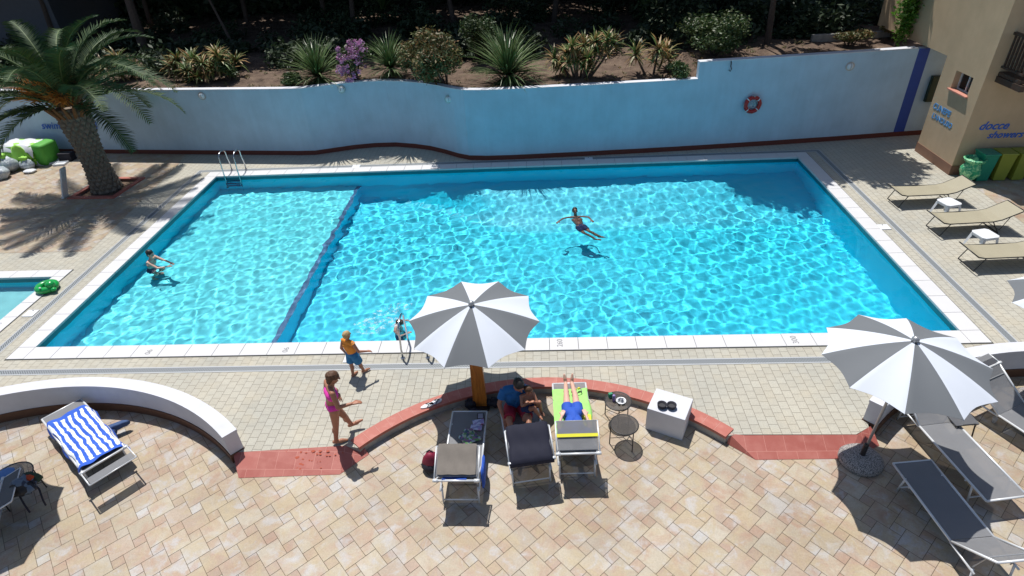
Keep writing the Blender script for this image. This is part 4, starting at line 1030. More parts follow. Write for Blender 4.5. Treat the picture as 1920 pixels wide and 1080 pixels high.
e=at3('plate',TA[0]+.05,TA[1]-.01,TA[2],'silvery dish of wrapped food on the laden round table','plate'); MB().lathe([(.05,.0),(.085,.012),(.09,.015),(.05,.005)],(0,0,0),20).build('dish',MT['plwhite'],e); leafcloud(q:=MB(),[((0,0,.03),(.06,.05,.02))],60,.02,random.Random(1)); q.build('food_wrap',MT['steel'],e)
e=at3('sunglasses',TA[0]+.04,TA[1]-.12,TA[2],'dark sunglasses near the rim of the laden round table','glasses'); 
for s in(-1,1): MB().ell((s*.033,0,.018),(.028,.008,.02)).build('lens',MT['glass'],e,True)
MB().tube([(-.06,.0,.03),(-.06,.1,.02)],.003,5).build('temple',MT['black'],e); MB().tube([(.06,.0,.03),(.06,.1,.02)],.003,5).build('temple',MT['black'],e)
# white cube with two black ashtrays
pc=[G(1231.9,727.8,.34),G(1298.6,748.1,.34),G(1284.1,787.6,.34),G(1214.3,765.7,.34)]
cx=sum(v.x for v in pc)/4; cy=sum(v.y for v in pc)/4; ang=math.atan2(pc[2].y-pc[3].y,pc[2].x-pc[3].x)
e=at3('white_cube',cx,cy,ZP,'white rendered cube at the kerb carrying two black round things','plinth',ang); MB().box((0,0,.255),(.665,.56,.51),bev=.012).build('cube_body',MT['wallclean'],e)
def bowl():
    e=empty('ashtray',(0,0,0)); MB().lathe([(.055,0),(.078,.02),(.085,.075),(.074,.08),(.060,.035),(.01,.03)],(0,0,0),20).build('bowl',MT['blackcloth'],e,True)
    MB().lathe([(.056,.0),(.056,.004)],(0,0,.034),20).build('sand',simple('grey_sand',(.05,.05,.055),.9),e); return e
z0=ZP+.512; pA=G(1241.5,758.5,z0+.06); pB=G(1259.5,759.5,z0+.06); q1=bowl(); q1.location=(pA.x,pA.y,z0); tag(q1,'left one of two black round bowls on the white cube','bowl','black bowls on the white cube'); q2=copy_tree(q1); q2.location=(pB.x,pB.y,z0); tag(q2,'right one of two black round bowls on the white cube','bowl')
# flip-flops on the kerb
def flip(px,py,ang,label):
    p=G(px,py,.03); e=empty('flip_flop',(p.x,p.y,.024),ang,label,'flip-flop','flip-flops on the kerb'); n=16; pts=[(.13*math.cos(2*math.pi*k/n),.046*math.sin(2*math.pi*k/n)*(1.1+.25*math.cos(2*math.pi*k/n))) for k in range(n)]
    MB().prism(pts,0,.022).build('sole',MT['plwhite'],e); MB().tube([(-.02,-.05,.015),(.03,-.02,.05),(.08,0,.03),(.03,.02,.05),(-.02,.05,.015)],.008,6).build('strap',MT['black'],e)
flip(801,761,rad(28),'left white flip-flop with black strap on the kerb'); flip(817,754,rad(33),'right white flip-flop with black strap on the kerb')
def blob(name,c,r,mat,parent,seed,amp=.12,flat=0,sub=3):
    bm=bmesh.new(); bmesh.ops.create_icosphere(bm,subdivisions=sub,radius=1); q=random.Random(seed); ph=[q.uniform(0,6) for _ in range(6)]
    for v in bm.verts:
        k=v.co.copy(); m=1+amp*(math.sin(4*k.x+ph[0])+math.sin(5*k.y+ph[1])+math.sin(4.5*k.z+ph[2]))/1.6+amp*.5*math.sin(11*k.x+7*k.y+ph[3])
        v.co=Vector((c[0]+k.x*r[0]*m,c[1]+k.y*r[1]*m,max(c[2]+k.z*r[2]*m,c[2]-r[2]*.8)))
    me=bpy.data.meshes.new(name); bm.to_mesh(me); bm.free(); me.materials.append(mat); return link(name,me,parent,True)
# rucksack
p=G(805,866,ZP+.15); e=at3('rucksack',p.x+.03,p.y,ZP,'dark red and black rucksack on the ground left of the middle loungers','rucksack'); blob('bag_body',(0,0,.19),(.15,.13,.19),simple('dark_red_nylon',(.22,.01,.04),.6,.3,8,bump=.4),e,3,.08); blob('lower_panel',(0,-.03,.12),(.165,.14,.12),MT['blackcloth'],e,4,.06)
MB().tube([(-.05,.02,.37),(0,.02,.42),(.05,.02,.37)],.012,6).build('grab_handle',MT['blackcloth'],e); MB().tube([(.10,.05,.34),(.17,0,.25),(.14,-.05,.08)],.014,6).build('shoulder_strap',MT['alu'],e)
for x,y,l,cc,s in ((9.88,-1.83,'black sandals bag lying left of the orange post','bag',1),(10.32,-1.80,'black bag lying right of the orange post','bag',2)):
    e=at3('bag',x,y,ZP,l,cc); blob('bag_body',(0,0,.09),(.13,.09,.09),MT['blackcloth'],e,s,.2); MB().tube([(-.08,0,.12),(-.04,.02,.21),(.05,.02,.20),(.08,0,.12)],.012,6).build('handle',MT['blackcloth'],e)
e=at3('bag',9.98,-2.02,ZP,'low dark cloth bag in front of the orange post','bag'); blob('bag_body',(0,0,.06),(.16,.08,.07),MT['blackcloth'],e,7,.2); MB().tube([(-.08,0,.08),(0,.02,.16),(.08,0,.08)],.01,6).build('handle',MT['blackcloth'],e)
# things on lounger one
def onbed(px,py): return G(px,py,ZB+.03)
MT['mag']=None
def mk_patch(name,cols,sc=14):
    m=NT(name); vo=m.n('TexVoronoi'); vo.inputs['Scale'].default_value=sc; m.l(m.pos(),vo.inputs['Vector']); sp=m.n('SeparateXYZ'); m.l(vo.outputs['Color'],sp.inputs[0])
    m.col(m.ramp(sp.outputs[0],[(i/len(cols),c) for i,c in enumerate(cols)],'CONSTANT')).set(rough=.6); return m.m
MT['mag']=mk_patch('printed_magazine',[(.35,.30,.55),(.55,.55,.75),(.25,.28,.5),(.6,.25,.45)],18); MT['flowerc']=mk_patch('flowered_cloth',[(.12,.28,.10),(.35,.45,.30),(.06,.10,.16),(.4,.5,.55),(.25,.12,.25)],26)
for px,py,an,l in ((897,792,.2,'lilac magazine on the lounger with the brown cloth'),(893,802,-.1,'pale blue magazine nearer the brown cloth on the same lounger')):
    p=onbed(px,py); e=at3('magazine',p.x,p.y,p.z+.0,l,'magazine',an); MB().box((0,0,.008),(.20,.12,.016),bev=.003).build('pages',MT['mag'],e)
p=onbed(901,781); e=at3('phone_case',p.x,p.y,p.z,'black framed tablet at the foot of the lounger with magazines','tablet',.1); MB().box((0,0,.008),(.12,.14,.014),bev=.004).build('case',MT['black'],e); MB().box((0,0,.017),(.09,.11,.003)).build('screen',simple('grey_screen',(.3,.32,.4),.2),e)
p=onbed(880,818); e=at3('folded_cloth',p.x,p.y-.03,p.z-.02,'crumpled flowered cloth on the lounger with magazines','cloth'); blob('cloth_body',(0,0,.03),(.17,.16,.05),MT['flowerc'],e,9,.2)
def dirv(e): return Vector((math.cos(e.rotation_euler.z),math.sin(e.rotation_euler.z),0))
# cloths draped over sunshades: they rest on them, so stay top level
def drape(lo,name,label,cat,mat,a,back,phi,shade,t0,t1,w,over,seed,lift=.040,th=.005,wob=.011):
    L,sa=shade; bx=a+back*math.cos(rad(phi)); bz=BEDZ+back*math.sin(rad(phi)); q=random.Random(seed); nx_,ny_=14,14; vs=[]
    R=Matrix.Rotation(lo.rotation_euler.z,3,'Z'); o=Vector(lo.location)
    for i in range(nx_+1):
        t=t0+(t1-t0)*i/nx_
        for j in range(ny_+1):
            y=(j/ny_-.5)*w; x=bx+L*math.cos(rad(sa))*t; z=bz+L*math.sin(rad(sa))*t+lift+wob*math.sin(9*t+3*y*5+seed)*math.cos(14*y+seed)
            ex=abs(y)-.33
            if ex>0: z-=ex*1.6; y=math.copysign(.33+ex*.35,y)
            if t<0: z=bz+lift+t*over; x=bx-.03*t*3+.03
            vs.append(R@Vector((x,y,z)))
    mb=MB(); mb.add(vs,[(i*(ny_+1)+j,i*(ny_+1)+j+1,(i+1)*(ny_+1)+j+1,(i+1)*(ny_+1)+j) for i in range(nx_) for j in range(ny_)])
    ob=mb.build(name,MT[mat],None,True); ob.location=o; md=ob.modifiers.new('s','SOLIDIFY'); md.thickness=th; md.use_rim=False; return tag(ob,label,cat)
cl('browncloth','taupe_cloth',(.20,.175,.15)); cl('darknavy','dark_navy_cloth',(.012,.013,.03))
drape(c1,'draped_cloth','wrinkled brown cloth laid over the left middle sunshade','cloth','browncloth',1.22,.72,33,(.52,152),.12,1.03,.60,0,2)
drape(c2,'draped_cloth','large dark navy cloth draped over the sunshade behind the seated man','cloth','darknavy',1.22,.72,33,(.52,150),-.12,1.10,.80,.8,5,wob=.015)
e=drape(c3,'towel_strip','narrow lime towel band across the sunshade over the lying person','towel','yellow',1.42,.72,33,(.52,150),.46,.56,.66,0,1,wob=.0)
# blue cloth hanging under lounger one and towel at its side
p=Vector(c1.location); e=at3('blue_towel',p.x+.34,p.y-1.30,ZP,'blue towel hanging down the right side of the left middle lounger','towel'); blob('towel_body',(0,0,.28),(.03,.24,.24),MT['royal'],e,5,.12)
# striped towel
def mk_stripe():
    m=NT('blue_white_striped_towel'); at_=m.n('UVMap'); sp=m.n('SeparateXYZ'); m.l(at_.outputs[0],sp.inputs[0])
    nz=m.noise(m.pos(),3.2,3); ad=m.n('Math',operation='MULTIPLY_ADD'); m.l(nz,ad.inputs[0]); ad.inputs[1].default_value=.13; m.l(sp.outputs[0],ad.inputs[2])
    mu=m.n('Math',operation='MULTIPLY'); m.l(ad.outputs[0],mu.inputs[0]); mu.inputs[1].default_value=9.0; fr_=m.n('Math',operation='FRACT'); m.l(mu.outputs[0],fr_.inputs[0])
    st=m.ramp(fr_.outputs[0],[(0,0),(.5,1)],'CONSTANT'); 
    b=m.ramp(sp.outputs[1],[(0,0),(.055,1),(.945,0)],'CONSTANT'); mm=m.n('Math',operation='MULTIPLY'); m.l(st,mm.inputs[0]); m.l(b,mm.inputs[1])
    bx_=m.ramp(sp.outputs[0],[(0,0),(.10,1),(.92,0)],'CONSTANT'); m2=m.n('Math',operation='MULTIPLY'); m.l(mm.outputs[0],m2.inputs[0]); m.l(bx_,m2.inputs[1])
    m.col(m.mix((.03,.11,.55),(.80,.84,.88),m2.outputs[0])).set(rough=.9); m.bump(m.noise(m.pos(),60),.4,.004); return m.m
MT['stripe']=mk_stripe()
def bedz(x,a,back,phi): return BEDZ if x<a else BEDZ+(x-a)*math.tan(rad(phi))
def bedcloth(lo,name,label,cat,mat,x0,x1,y0,y1,a,back,phi,lift=.035,wob=.012,seed=1,nx_=40,ny_=30,side=.33,th=.008,skew=0):
    R=Matrix.Rotation(lo.rotation_euler.z,3,'Z'); vs=[]; uv=[]
    for i in range(nx_+1):
        for j in range(ny_+1):
            u,v=i/nx_,j/ny_; x=x0+(x1-x0)*u+skew*(v-.5); y=y0+(y1-y0)*v
            z=bedz(x,a,back,phi)+lift+wob*(math.sin(7*x+5*y+seed)*math.cos(9*y-3*x)+.6*math.sin(17*x-11*y+seed)+.5*math.sin(23*y+4*x))
            ex=abs(y)-side
            if ex>0: z-=ex*.95+.02; y=math.copysign(side+ex*.35+.02*math.sin(8*x+seed),y)
            vs.append(R@Vector((x,y,z))); uv.append((v,u))
    fs=[(i*(ny_+1)+j,(i+1)*(ny_+1)+j,(i+1)*(ny_+1)+j+1,i*(ny_+1)+j+1) for i in range(nx_) for j in range(ny_)]
    ob=MB().add(vs,fs).build(name,MT[mat],None,True); ob.location=lo.location
    ul=ob.data.uv_layers.new(name='UVMap'); 
    for lp in ob.data.loops: ul.data[lp.index].uv=uv[lp.vertex_index]
    md=ob.modifiers.new('s','SOLIDIFY'); md.thickness=th; md.use_rim=False; return tag(ob,label,cat)
bedcloth(lL,'striped_towel','blue and white striped towel spread over the left lounger','towel','stripe',.30,2.12,-.44,.50,1.44,.75,10,seed=4,wob=.020,lift=.060,skew=.05)
bedcloth(c1,'blue_cloth','bright blue cloth lying on the raised backrest of the left middle lounger','cloth','royal',1.22+.34,1.22+.60,-.22,.16,1.22,.72,33,seed=5,nx_=12,ny_=12,lift=.03)
p=G(222,805,ZP+.1); e=at3('jeans',p.x,p.y,ZP,'dark blue clothing sticking out from under the striped towel','clothing',rad(35)); blob('cloth_body',(0,0,.18),(.22,.06,.07),simple('denim',(.05,.09,.20),.9,.3,15,bump=.4),e,5,.18); blob('trouser_leg',(-.12,-.03,.12),(.12,.08,.13),simple('denim_dark',(.03,.06,.16),.9,.3,15,bump=.4),e,8,.18)
bedcloth(c3,'green_towel','bright green towel under the lying person','towel','lime2',.18,1.30,-.33,.36,1.42,.72,33,seed=2,wob=.01)
bedcloth(c3,'yellow_towel','pale yellow towel patch beside the hips of the lying person','towel','yellow',.86,1.14,.17,.34,1.42,.72,33,lift=.06,seed=3,nx_=10,ny_=10)
p=onbed(1082,733); e=at3('swim_goggles',p.x,p.y,p.z+.02,'yellow and black goggles beside the lying person\'s knee','goggles',.4)
for s in(-1,1): MB().ell((s*.035,0,.03),(.03,.02,.024)).build('lens',MT['yellow'],e,True)
MB().tube([(-.07,0,.03),(-.05,-.09,.02),(.05,-.09,.02),(.07,0,.03)],.010,6).build('strap',MT['black'],e)
# bag on the left table
p=G(20,895,ZP+.46); tL=rtable(p.x-.0,p.y,'round glass table under the dark bag at the left edge',r=.32)
p=G(45,915,ZP+.55); e=at3('beach_bag',p.x,p.y,ZP+.468,'dark patterned beach bag with a red patch on the left table','bag'); blob('bag_body',(0,0,.13),(.23,.17,.15),mk_patch('dark_patterned_fabric',[(.012,.014,.02),(.02,.03,.06),(.05,.08,.13),(.015,.015,.02),(.10,.14,.20)],11),e,3,.2); blob('red_patch',(.06,.10,.20),(.08,.05,.06),simple('orange_red_cloth',(.42,.05,.01),.8,.2,10,bump=.3),e,2,.15); blob('green_pocket',(.04,.16,.14),(.14,.06,.12),simple('dark_green_cloth',(.02,.05,.03),.8),e,6,.15)
MB().tube([(.15,.05,.2),(.24,.0,.05),(.30,-.1,-.1),(.31,-.12,-.2)],.014,6).build('strap',MT['blackcloth'],e); MB().tube([(.0,-.12,.1),(.10,-.22,-.05),(.16,-.27,-.18)],.014,6).build('strap',MT['blackcloth'],e)
p=G(10,890,ZP+.47); e=at3('blue_cloth',p.x,p.y,ZP+.469,'pale blue folded cloth beside the bag on the left table','cloth'); blob('cloth_body',(0,0,.02),(.16,.12,.03),simple('pale_blue_cloth',(.10,.22,.50),.8),e,3,.1)
# small dark side table and glass between right loungers
p=G(1810,790,ZP+.40); e=at3('folding_table',p.x,p.y,ZP,'small dark folding table between the right hand loungers','side table',.1)
MB().tube([(-.2,-.05,.36),(-.1,-.08,.40),(.1,-.08,.40),(.2,-.05,.36)],.012,6).build('top_rail',MT['black'],e); MB().box((0,.08,.385),(.40,.30,.015)).build('tabletop',MT['slingdark'],e)
for s in(-1,1): MB().tube([(s*.14,-.06,.38),(s*.18,-.09,.0)],.013,6).build('leg',MT['black'],e); MB().tube([(s*.14,.2,.38),(s*.18,.22,.0)],.013,6).build('leg',MT['black'],e)
p=G(1862,792,ZP); e=at3('drinking_glass',p.x,p.y,ZP,'clear plastic cup on the ground beside the right edge lounger','cup'); MB().lathe([(.03,0),(.04,.11),(.036,.11),(.027,.006)],(0,0,0),14).build('cup_body',simple('clear_plastic',(.6,.62,.65),.1,alpha=.5),e,True)
bedcloth(r3,'dark_towel','dark towel lying on the seat of the right edge lounger','towel','darknavy',.05,.75,-.1,.36,1.40,.75,36,seed=6)
# second person-less white lounger corner bottom right
l3=lounger((18.75,-5.15,ZP),rad(-60),'white lounger corner cut by the bottom right corner',a=1.2,back=.7,phi=30,sling='sling')
cl('whitetowel','white_towel',(.68,.72,.76))
bedcloth(l3,'white_towel','white towel on the lounger at the bottom right corner','towel','whitetowel',.02,1.1,-.3,.34,1.2,.7,30,seed=8)
# green rubber ring
fe=at3('swim_ring',-1.30,2.32,.02,'shiny green inflatable ring lying beside the paddling pool','swim ring'); torus(.19,.085,30,12,rot=Matrix.Rotation(rad(90),3,'X'),c=(0,0,.085)).build('ring',MT['green'],fe,True); blob('inflated_head',(.17,-.06,.17),(.11,.10,.11),MT['green'],fe,2,.05); blob('snout',(.27,-.14,.09),(.08,.06,.05),MT['green'],fe,3,.05)
MB().ell((.02,-.22,.19),(.03,.02,.02)).build('valve',MT['plwhite'],fe)
# ---- heap of lime covers and sacks at far left
e=at3('covered_stack',-8.15,11.25,0,'stack of cushions under lime green and white covers by the left wall','stack',rad(-5)); m=MB()
for z,c_ in ((.18,0),(.42,0),(.66,0)): m.box((0,0,z),(1.25-.05*z,.9,.24),.03*z,0,.05)
m.build('cushion',MT['limegreen'],e); m=MB(); vs=[]; q=random.Random(3)
for i in range(13):
    for j in range(11):
        x=-.70+1.4*i/12; y=-.52+1.04*j/10; z=.80+.02*math.sin(9*x+3*y)+.015*math.sin(13*y); z-=max(0,abs(x)-.6)*2.2+max(0,abs(y)-.43)*2.2; vs.append((x,y,z))
m.add(vs,[(i*11+j,(i+1)*11+j,(i+1)*11+j+1,i*11+j+1) for i in range(12) for j in range(10)]); o=m.build('white_cover',MT['plwhite'],e,True); md=o.modifiers.new('s','SOLIDIFY'); md.thickness=.02; md.use_rim=False
blob('lime_cover',(.20,-.50,.42),(.40,.10,.40),MT['limegreen'],e,4,.1); MB().box((.82,.02,.40),(.42,.80,.78),Matrix.Rotation(.12,3,'Y'),bev=.09).build('green_cover',simple('grass_green_fabric',(.08,.35,.04),.7,.2,8,bump=.3),e,True)
for x,y,r,h,l in ((-8.35,10.35,.36,.62,'tall grey white sack in front of the lime stack'),(-8.25,9.75,.40,.42,'bulging pale sack at the left edge in front of the lime stack'),(-7.75,10.55,.28,.40,'grey sack leaning at the right of the pale sacks'),(-9.0,10.6,.3,.7,'pale sack behind the tall grey white sack')):
    e=at3('sack',x,y,0,l,'sack',0,'pale sacks by the lime stack'); blob('sack_body',(0,0,h*.45),(r,r*.8,h*.55),MT['sack'],e,int(r*100+h*10),.10); blob('tied_top',(0,0,h*.95),(.13,.12,.12),MT['limegreen'],e,5,.2)
e=at3('white_cushion',-7.45,10.2,0,'small off white cushion lying alone on the stone paving','cushion'); blob('cushion_body',(0,0,.06),(.22,.16,.07),MT['plwhite'],e,2,.08)
for x,y,an,l in ((-7.45,11.0,.2,'white wooden crate right of the lime stack'),(-7.2,11.1,.6,'tilted white tray beside the crate'),(-6.75,10.9,.1,'flat white board nearest the palm trunk')):
    e=at3('white_crate',x,y,0,l,'crate',an,'white crates left of the palm'); m=MB(); m.box((0,0,.02),(.42,.30,.03)); hh=.18 if 'crate right' in l else .07
    for s in(-1,1): m.box((0,s*.155,hh/2),(.44,.012,hh)); m.box((s*.215,0,hh/2),(.012,.298,hh))
    m.build('crate_body',MT['plwhite'],e)
e=at3('dark_crate',-6.75,11.35,0,'small dark box behind the white trays','box'); MB().box((0,0,.15),(.5,.3,.30),bev=.02).build('box_body',MT['blackcloth'],e)
e=at3('grey_lamp',-6.2,11.55,0,'small white floor lamp against the wall left of the palm','lamp'); MB().lathe([(.10,0),(.10,.03),(.02,.04),(.02,.35),(.12,.38),(.10,.62),(.05,.66)],(0,0,0),16).build('lamp_body',MT['plwhite'],e,True)
# depth figures on the coping, painted marks
MT['mark']=simple('worn_grey_paint',(.20,.20,.21),.8)
for px,py,s_,rz in ((278,660,'90',-90),(535,656,'90',-90),(1050,643,'260',-90),(1490,637,'300',-90)):
    p=G(px,py,.018); t=text(s_,.17,(p.x,p.y,.0195),(0,0,rad(rz if px<900 else 90)),MT['mark'],cop,'depth_mark',shear=0,ext=.0005,bold=0)
# ================================================================ PEOPLE
def capsule(mb,p,q,r0,r1,n=14):
    p=Vector(p);q=Vector(q);d=q-p;L=d.length
    if L<1e-6: return mb.ell(p,(r0,r0,r0))
    t=d/L; pts=[];rs=[]
    for k in range(5):
        a=math.pi/2*k/4; pts.append(p-t*r0*math.cos(a)); rs.append(max(.0006,r0*math.sin(a)))
    for k in range(1,5): pts.append(p+d*k/5); rs.append(r0+(r1-r0)*k/5)
    for k in range(5):
        a=math.pi/2*k/4; pts.append(q+t*r1*math.sin(a)); rs.append(max(.0006,r1*math.cos(a)))
    return mb.tube(pts,rs,n)
def remesh(mb,name,mat,parent,vox,smooth=3):
    o=mb.build('tmp',mat,None); m=o.modifiers.new('r','REMESH'); m.mode='VOXEL'; m.voxel_size=vox; m.use_smooth_shade=True
    if smooth: k=o.modifiers.new('s','SMOOTH'); k.factor=.5; k.iterations=smooth
    bpy.context.view_layer.update(); me=bpy.data.meshes.new_from_object(o.evaluated_get(bpy.context.evaluated_depsgraph_get())); me.name=name
    bpy.data.objects.remove(o); me.materials.clear(); me.materials.append(mat); return link(name,me,parent,True)
def hand(mb,w,dr,pn,s,curl=.35,side=1):
    """wrist w, direction dr, palm normal pn: palm slab, four unequal fingers with a knuckle bend, thumb from the side"""
    dr=dr.normalized(); pn=(pn-dr*pn.dot(dr)).normalized(); sd=dr.cross(pn)*side
    for k in (-1.5,-.5,.5,1.5):
        b=w+dr*.015*s+sd*k*.012*s; k0=w+dr*.088*s+sd*k*.020*s; capsule(mb,b,k0,.016*s,.0125*s,8)
        L=(.062,.072,.068,.052)[int(k+1.5)]*s; m=k0+(dr*math.cos(curl)+pn*math.sin(curl))*L*.55; e=m+(dr*math.cos(curl*2.2)+pn*math.sin(curl*2.2))*L*.5
        capsule(mb,k0,m,.0105*s,.0095*s,8); capsule(mb,m,e,.0095*s,.0080*s,8)
    t0=w+dr*.030*s-sd*.024*s; t1=t0+(dr*.6-sd*.75+pn*.2).normalized()*.042*s; t2=t1+(dr*.9-sd*.3+pn*.25).normalized()*.032*s
    capsule(mb,t0,t1,.015*s,.0115*s,8); capsule(mb,t1,t2,.0112*s,.009*s,8)
def person(loc,rz,J,s,label,skin,hair,clothes,face,vox=.0075,hairlong=.0,fem=False,receiver=False,group=None):
    e=empty('person',loc,rz,label,'person',group); J={k:Vector(v) for k,v in J.items()}
    b=MB(); f=Vector(face).normalized(); nk,hd=J['neck'],J['head']; upv=(hd-nk).normalized(); fr=(f-upv*f.dot(upv)).normalized(); sdv=fr.cross(upv)
    segs={}
    def seg(k,p,q,r0,r1): segs[k]=(Vector(p),Vector(q),r0*s,r1*s); capsule(b,p,q,r0*s,r1*s)
    pv,ch=J['pelvis'],J['chest']; wst=pv.lerp(ch,.45)
    hs=(J['hipR']-J['hipL']); shd=(J['shR']-J['shL'])
    seg('hips',J['hipL'].lerp(J['hipR'],.18)+(pv-J['hipL'].lerp(J['hipR'],.5))*.6,J['hipL'].lerp(J['hipR'],.82)+(pv-J['hipL'].lerp(J['hipR'],.5))*.6,.098,.098)
    seg('belly',pv,wst,.108,.092 if fem else .105)
    ww=.04 if fem else .055
    for q in(-1,1):
        seg('side%d'%q,wst+hs.normalized()*q*ww*s*.8,ch+shd.normalized()*q*ww*1.3*s,.082 if fem else .092,.088 if fem else .098)
    seg('chest',ch+shd*-.22,ch+shd*.22,.092,.092)
    seg('should',J['shL'].lerp(J['shR'],.12),J['shL'].lerp(J['shR'],.88),.052,.052)
    seg('upper',ch,nk-upv*.05*s,.095,.055)
    if fem:
        for q in(-1,1): b.ell(tuple(ch+fr*.085*s+shd.normalized()*q*.065*s-upv*.01),(.052*s,.052*s,.052*s))
    seg('neck',nk-upv*.04*s,nk.lerp(hd,.55),.050,.046)
    # head: skull, jaw, nose, ears, brow
    R=Matrix((sdv,fr,upv)).transposed()
    b.ell(tuple(hd+upv*.022*s-fr*.008*s),(.074*s,.094*s,.092*s),16,12,0,R); b.ell(tuple(hd-upv*.045*s+fr*.022*s),(.055*s,.062*s,.068*s),14,10,0,R)
    capsule(b,hd+fr*.088*s+upv*.012*s,hd+fr*.108*s-upv*.022*s,.010*s,.014*s,8); capsule(b,hd+fr*.083*s+upv*.028*s-sdv*.035*s,hd+fr*.083*s+upv*.028*s+sdv*.035*s,.012*s,.012*s,8)
    for q in(-1,1): b.ell(tuple(hd+sdv*q*.076*s-upv*.008*s-fr*.004*s),(.012*s,.022*s,.032*s),8,6,0,R)
    for S_ in 'LR':
        sh,el,wr=J['sh'+S_],J['el'+S_],J['wr'+S_]; seg('uarm'+S_,sh,el,.047,.036); seg('farm'+S_,el,wr,.037,.025)
        hip,kn,an=J['hip'+S_],J['kn'+S_],J['an'+S_]; seg('thigh'+S_,hip,kn,.087,.054); seg('shin'+S_,kn,an,.052,.034)
        bk=(kn-(hip+an)/2); calf=kn.lerp(an,.33); bd=(hip-kn).cross(an-kn); 
        b.ell(tuple(calf-(bk.normalized()*.012*s if bk.length>1e-3 else Vector((0,0,0)))),(.054*s,.054*s,.085*s) if abs((an-kn).normalized().z)>.6 else (.056*s,.056*s,.056*s))
        toe=J.get('to'+S_,an+fr*.17*s-Vector((0,0,.04*s))); heel=an+(an-toe).normalized()*.035*s; heel.z-=.025*s if an.z>toe.z else 0
        capsule(b,heel,an.lerp(toe,.55)-Vector((0,0,.012*s)),.033*s,.034*s); capsule(b,an.lerp(toe,.5),toe,.034*s,.022*s)
        dr=(wr-el).normalized()*.75+J.get('hd'+S_,(wr-el).normalized())*.25; pn=J.get('pn'+S_,Vector((0,0,-1))); hand(b,wr,dr,pn,s,side=1 if S_=='L' else -1)
    body=remesh(b,'body',MT[skin],e,vox,2)
    for q in(-1,1): 
        MB().ell(tuple(hd+fr*.084*s+upv*.004*s+sdv*q*.030*s),(.011*s,.009*s,.008*s),8,6,0,R).build('eye',MT['eye'],e,True)
    MB().ell(tuple(hd+fr*.083*s-upv*.056*s),(.022*s,.010*s,.007*s),10,6,0,R).build('mouth',MT['lip'],e,True)
    h=MB(); h.ell(tuple(hd+upv*.034*s-fr*.016*s),(.083*s,.100*s,.094*s),16,12,0,R); h.ell(tuple(hd+upv*.008*s-fr*.045*s),(.078*s,.072*s,.092*s),16,12,0,R)
    rr=random.Random(hash(label)%1000)
    for k in range(90):
        v=Vector((rr.gauss(0,1),rr.gauss(-.35,1),abs(rr.gauss(0,.9)))).normalized(); c=hd+upv*.025*s-fr*.02*s+R@Vector((v.x*.078*s,v.y*.095*s,v.z*.09*s)); h.ell(tuple(c),(.016*s,.02*s,.015*s),6,5,0,R)
    if hairlong: h.ell(tuple(hd-upv*.05*s-fr*.055*s),(.062*s,.042*s,.075*s),12,8,0,R)
    # trim hair away from the face by only keeping what lies behind a slanted plane
    ho=remesh(h,'hair',MT[hair],e,max(vox,.008),1); bm=bmesh.new(); bm.from_mesh(ho.data)
    pc_=hd+fr*.052*s+upv*.02*s; nrm_=(fr-upv*.55).normalized(); bmesh.ops.bisect_plane(bm,geom=bm.verts[:]+bm.edges[:]+bm.faces[:],plane_co=pc_,plane_no=nrm_,clear_outer=True)
    bm.to_mesh(ho.data); bm.free()
    objs=[body,ho]
    for (nm,mat,lst) in clothes:
        c=MB()
        for it in lst:
            k,t0,t1,x=it[:4]; p,q,r0,r1=segs[k]; A_=p.lerp(q,t0); B_=p.lerp(q,t1); ra=(r0+(r1-r0)*t0)+x*s; rb=(r0+(r1-r0)*t1)+(it[4] if len(it)>4 else x)*s
            if (k[:5] in('thigh','uarmL'[:4]+'L') or k.startswith('uarm') or k.startswith('thigh') or k.startswith('shin')):
                c.tube([A_-(B_-A_).normalized()*ra*.3,A_,A_.lerp(B_,.5),B_],[ra*.85,ra,(ra+rb)/2,rb],16)
            else: capsule(c,A_,B_,ra,rb)
        objs.append(remesh(c,nm,MT[mat],e,vox*1.05,2))
    if receiver:
        for o in objs: o.cycles.is_caustics_receiver=True
    return e
def shorts(t=.55,x=.016,flare=.035): return [('hips',0,1,x),('belly',0,.35,x*.8),('thighL',0,t,x,flare),('thighR',0,t,x,flare)]
def shirt(x=.014,sl=.55): return [('belly',.2,1,x),('side-1',0,1,x),('side1',0,1,x),('chest',0,1,x),('should',0,1,x+.004),('upper',0,.7,x),('uarmL',0,sl,x,x+.012),('uarmR',0,sl,x,x+.012)]
# woman in pink walking toward the pool
p=G(632,832,0)
person((p.x,p.y,0),0,dict(pelvis=(.10,.06,.90),chest=(.13,.06,1.17),neck=(.17,.08,1.34),head=(.22,.10,1.475),shL=(.04,.21,1.29),shR=(.22,-.08,1.29),
 elL=(-.05,.27,1.03),wrL=(.08,.33,.84),elR=(.27,-.13,1.02),wrR=(.48,-.03,1.01),hipL=(.04,.13,.85),hipR=(.13,-.01,.85),knL=(.17,.20,.50),anL=(.20,.33,.13),toL=(.38,.40,.17),
 knR=(.08,-.01,.47),anR=(0,0,.08),toR=(.17,.06,.03),pnR=(0,0,-1),hdR=(1,.3,0)),1.06,'woman in a pink bikini stepping over the tiled strip',
 'skintan','hairbrown',[('bikini_bottom','pink',[('hips',0,1,.006),('belly',0,.12,.004)]),('bikini_top','pink',[('chest',0,1,.006)])],(.9,.42,-.1),hairlong=1,fem=True)
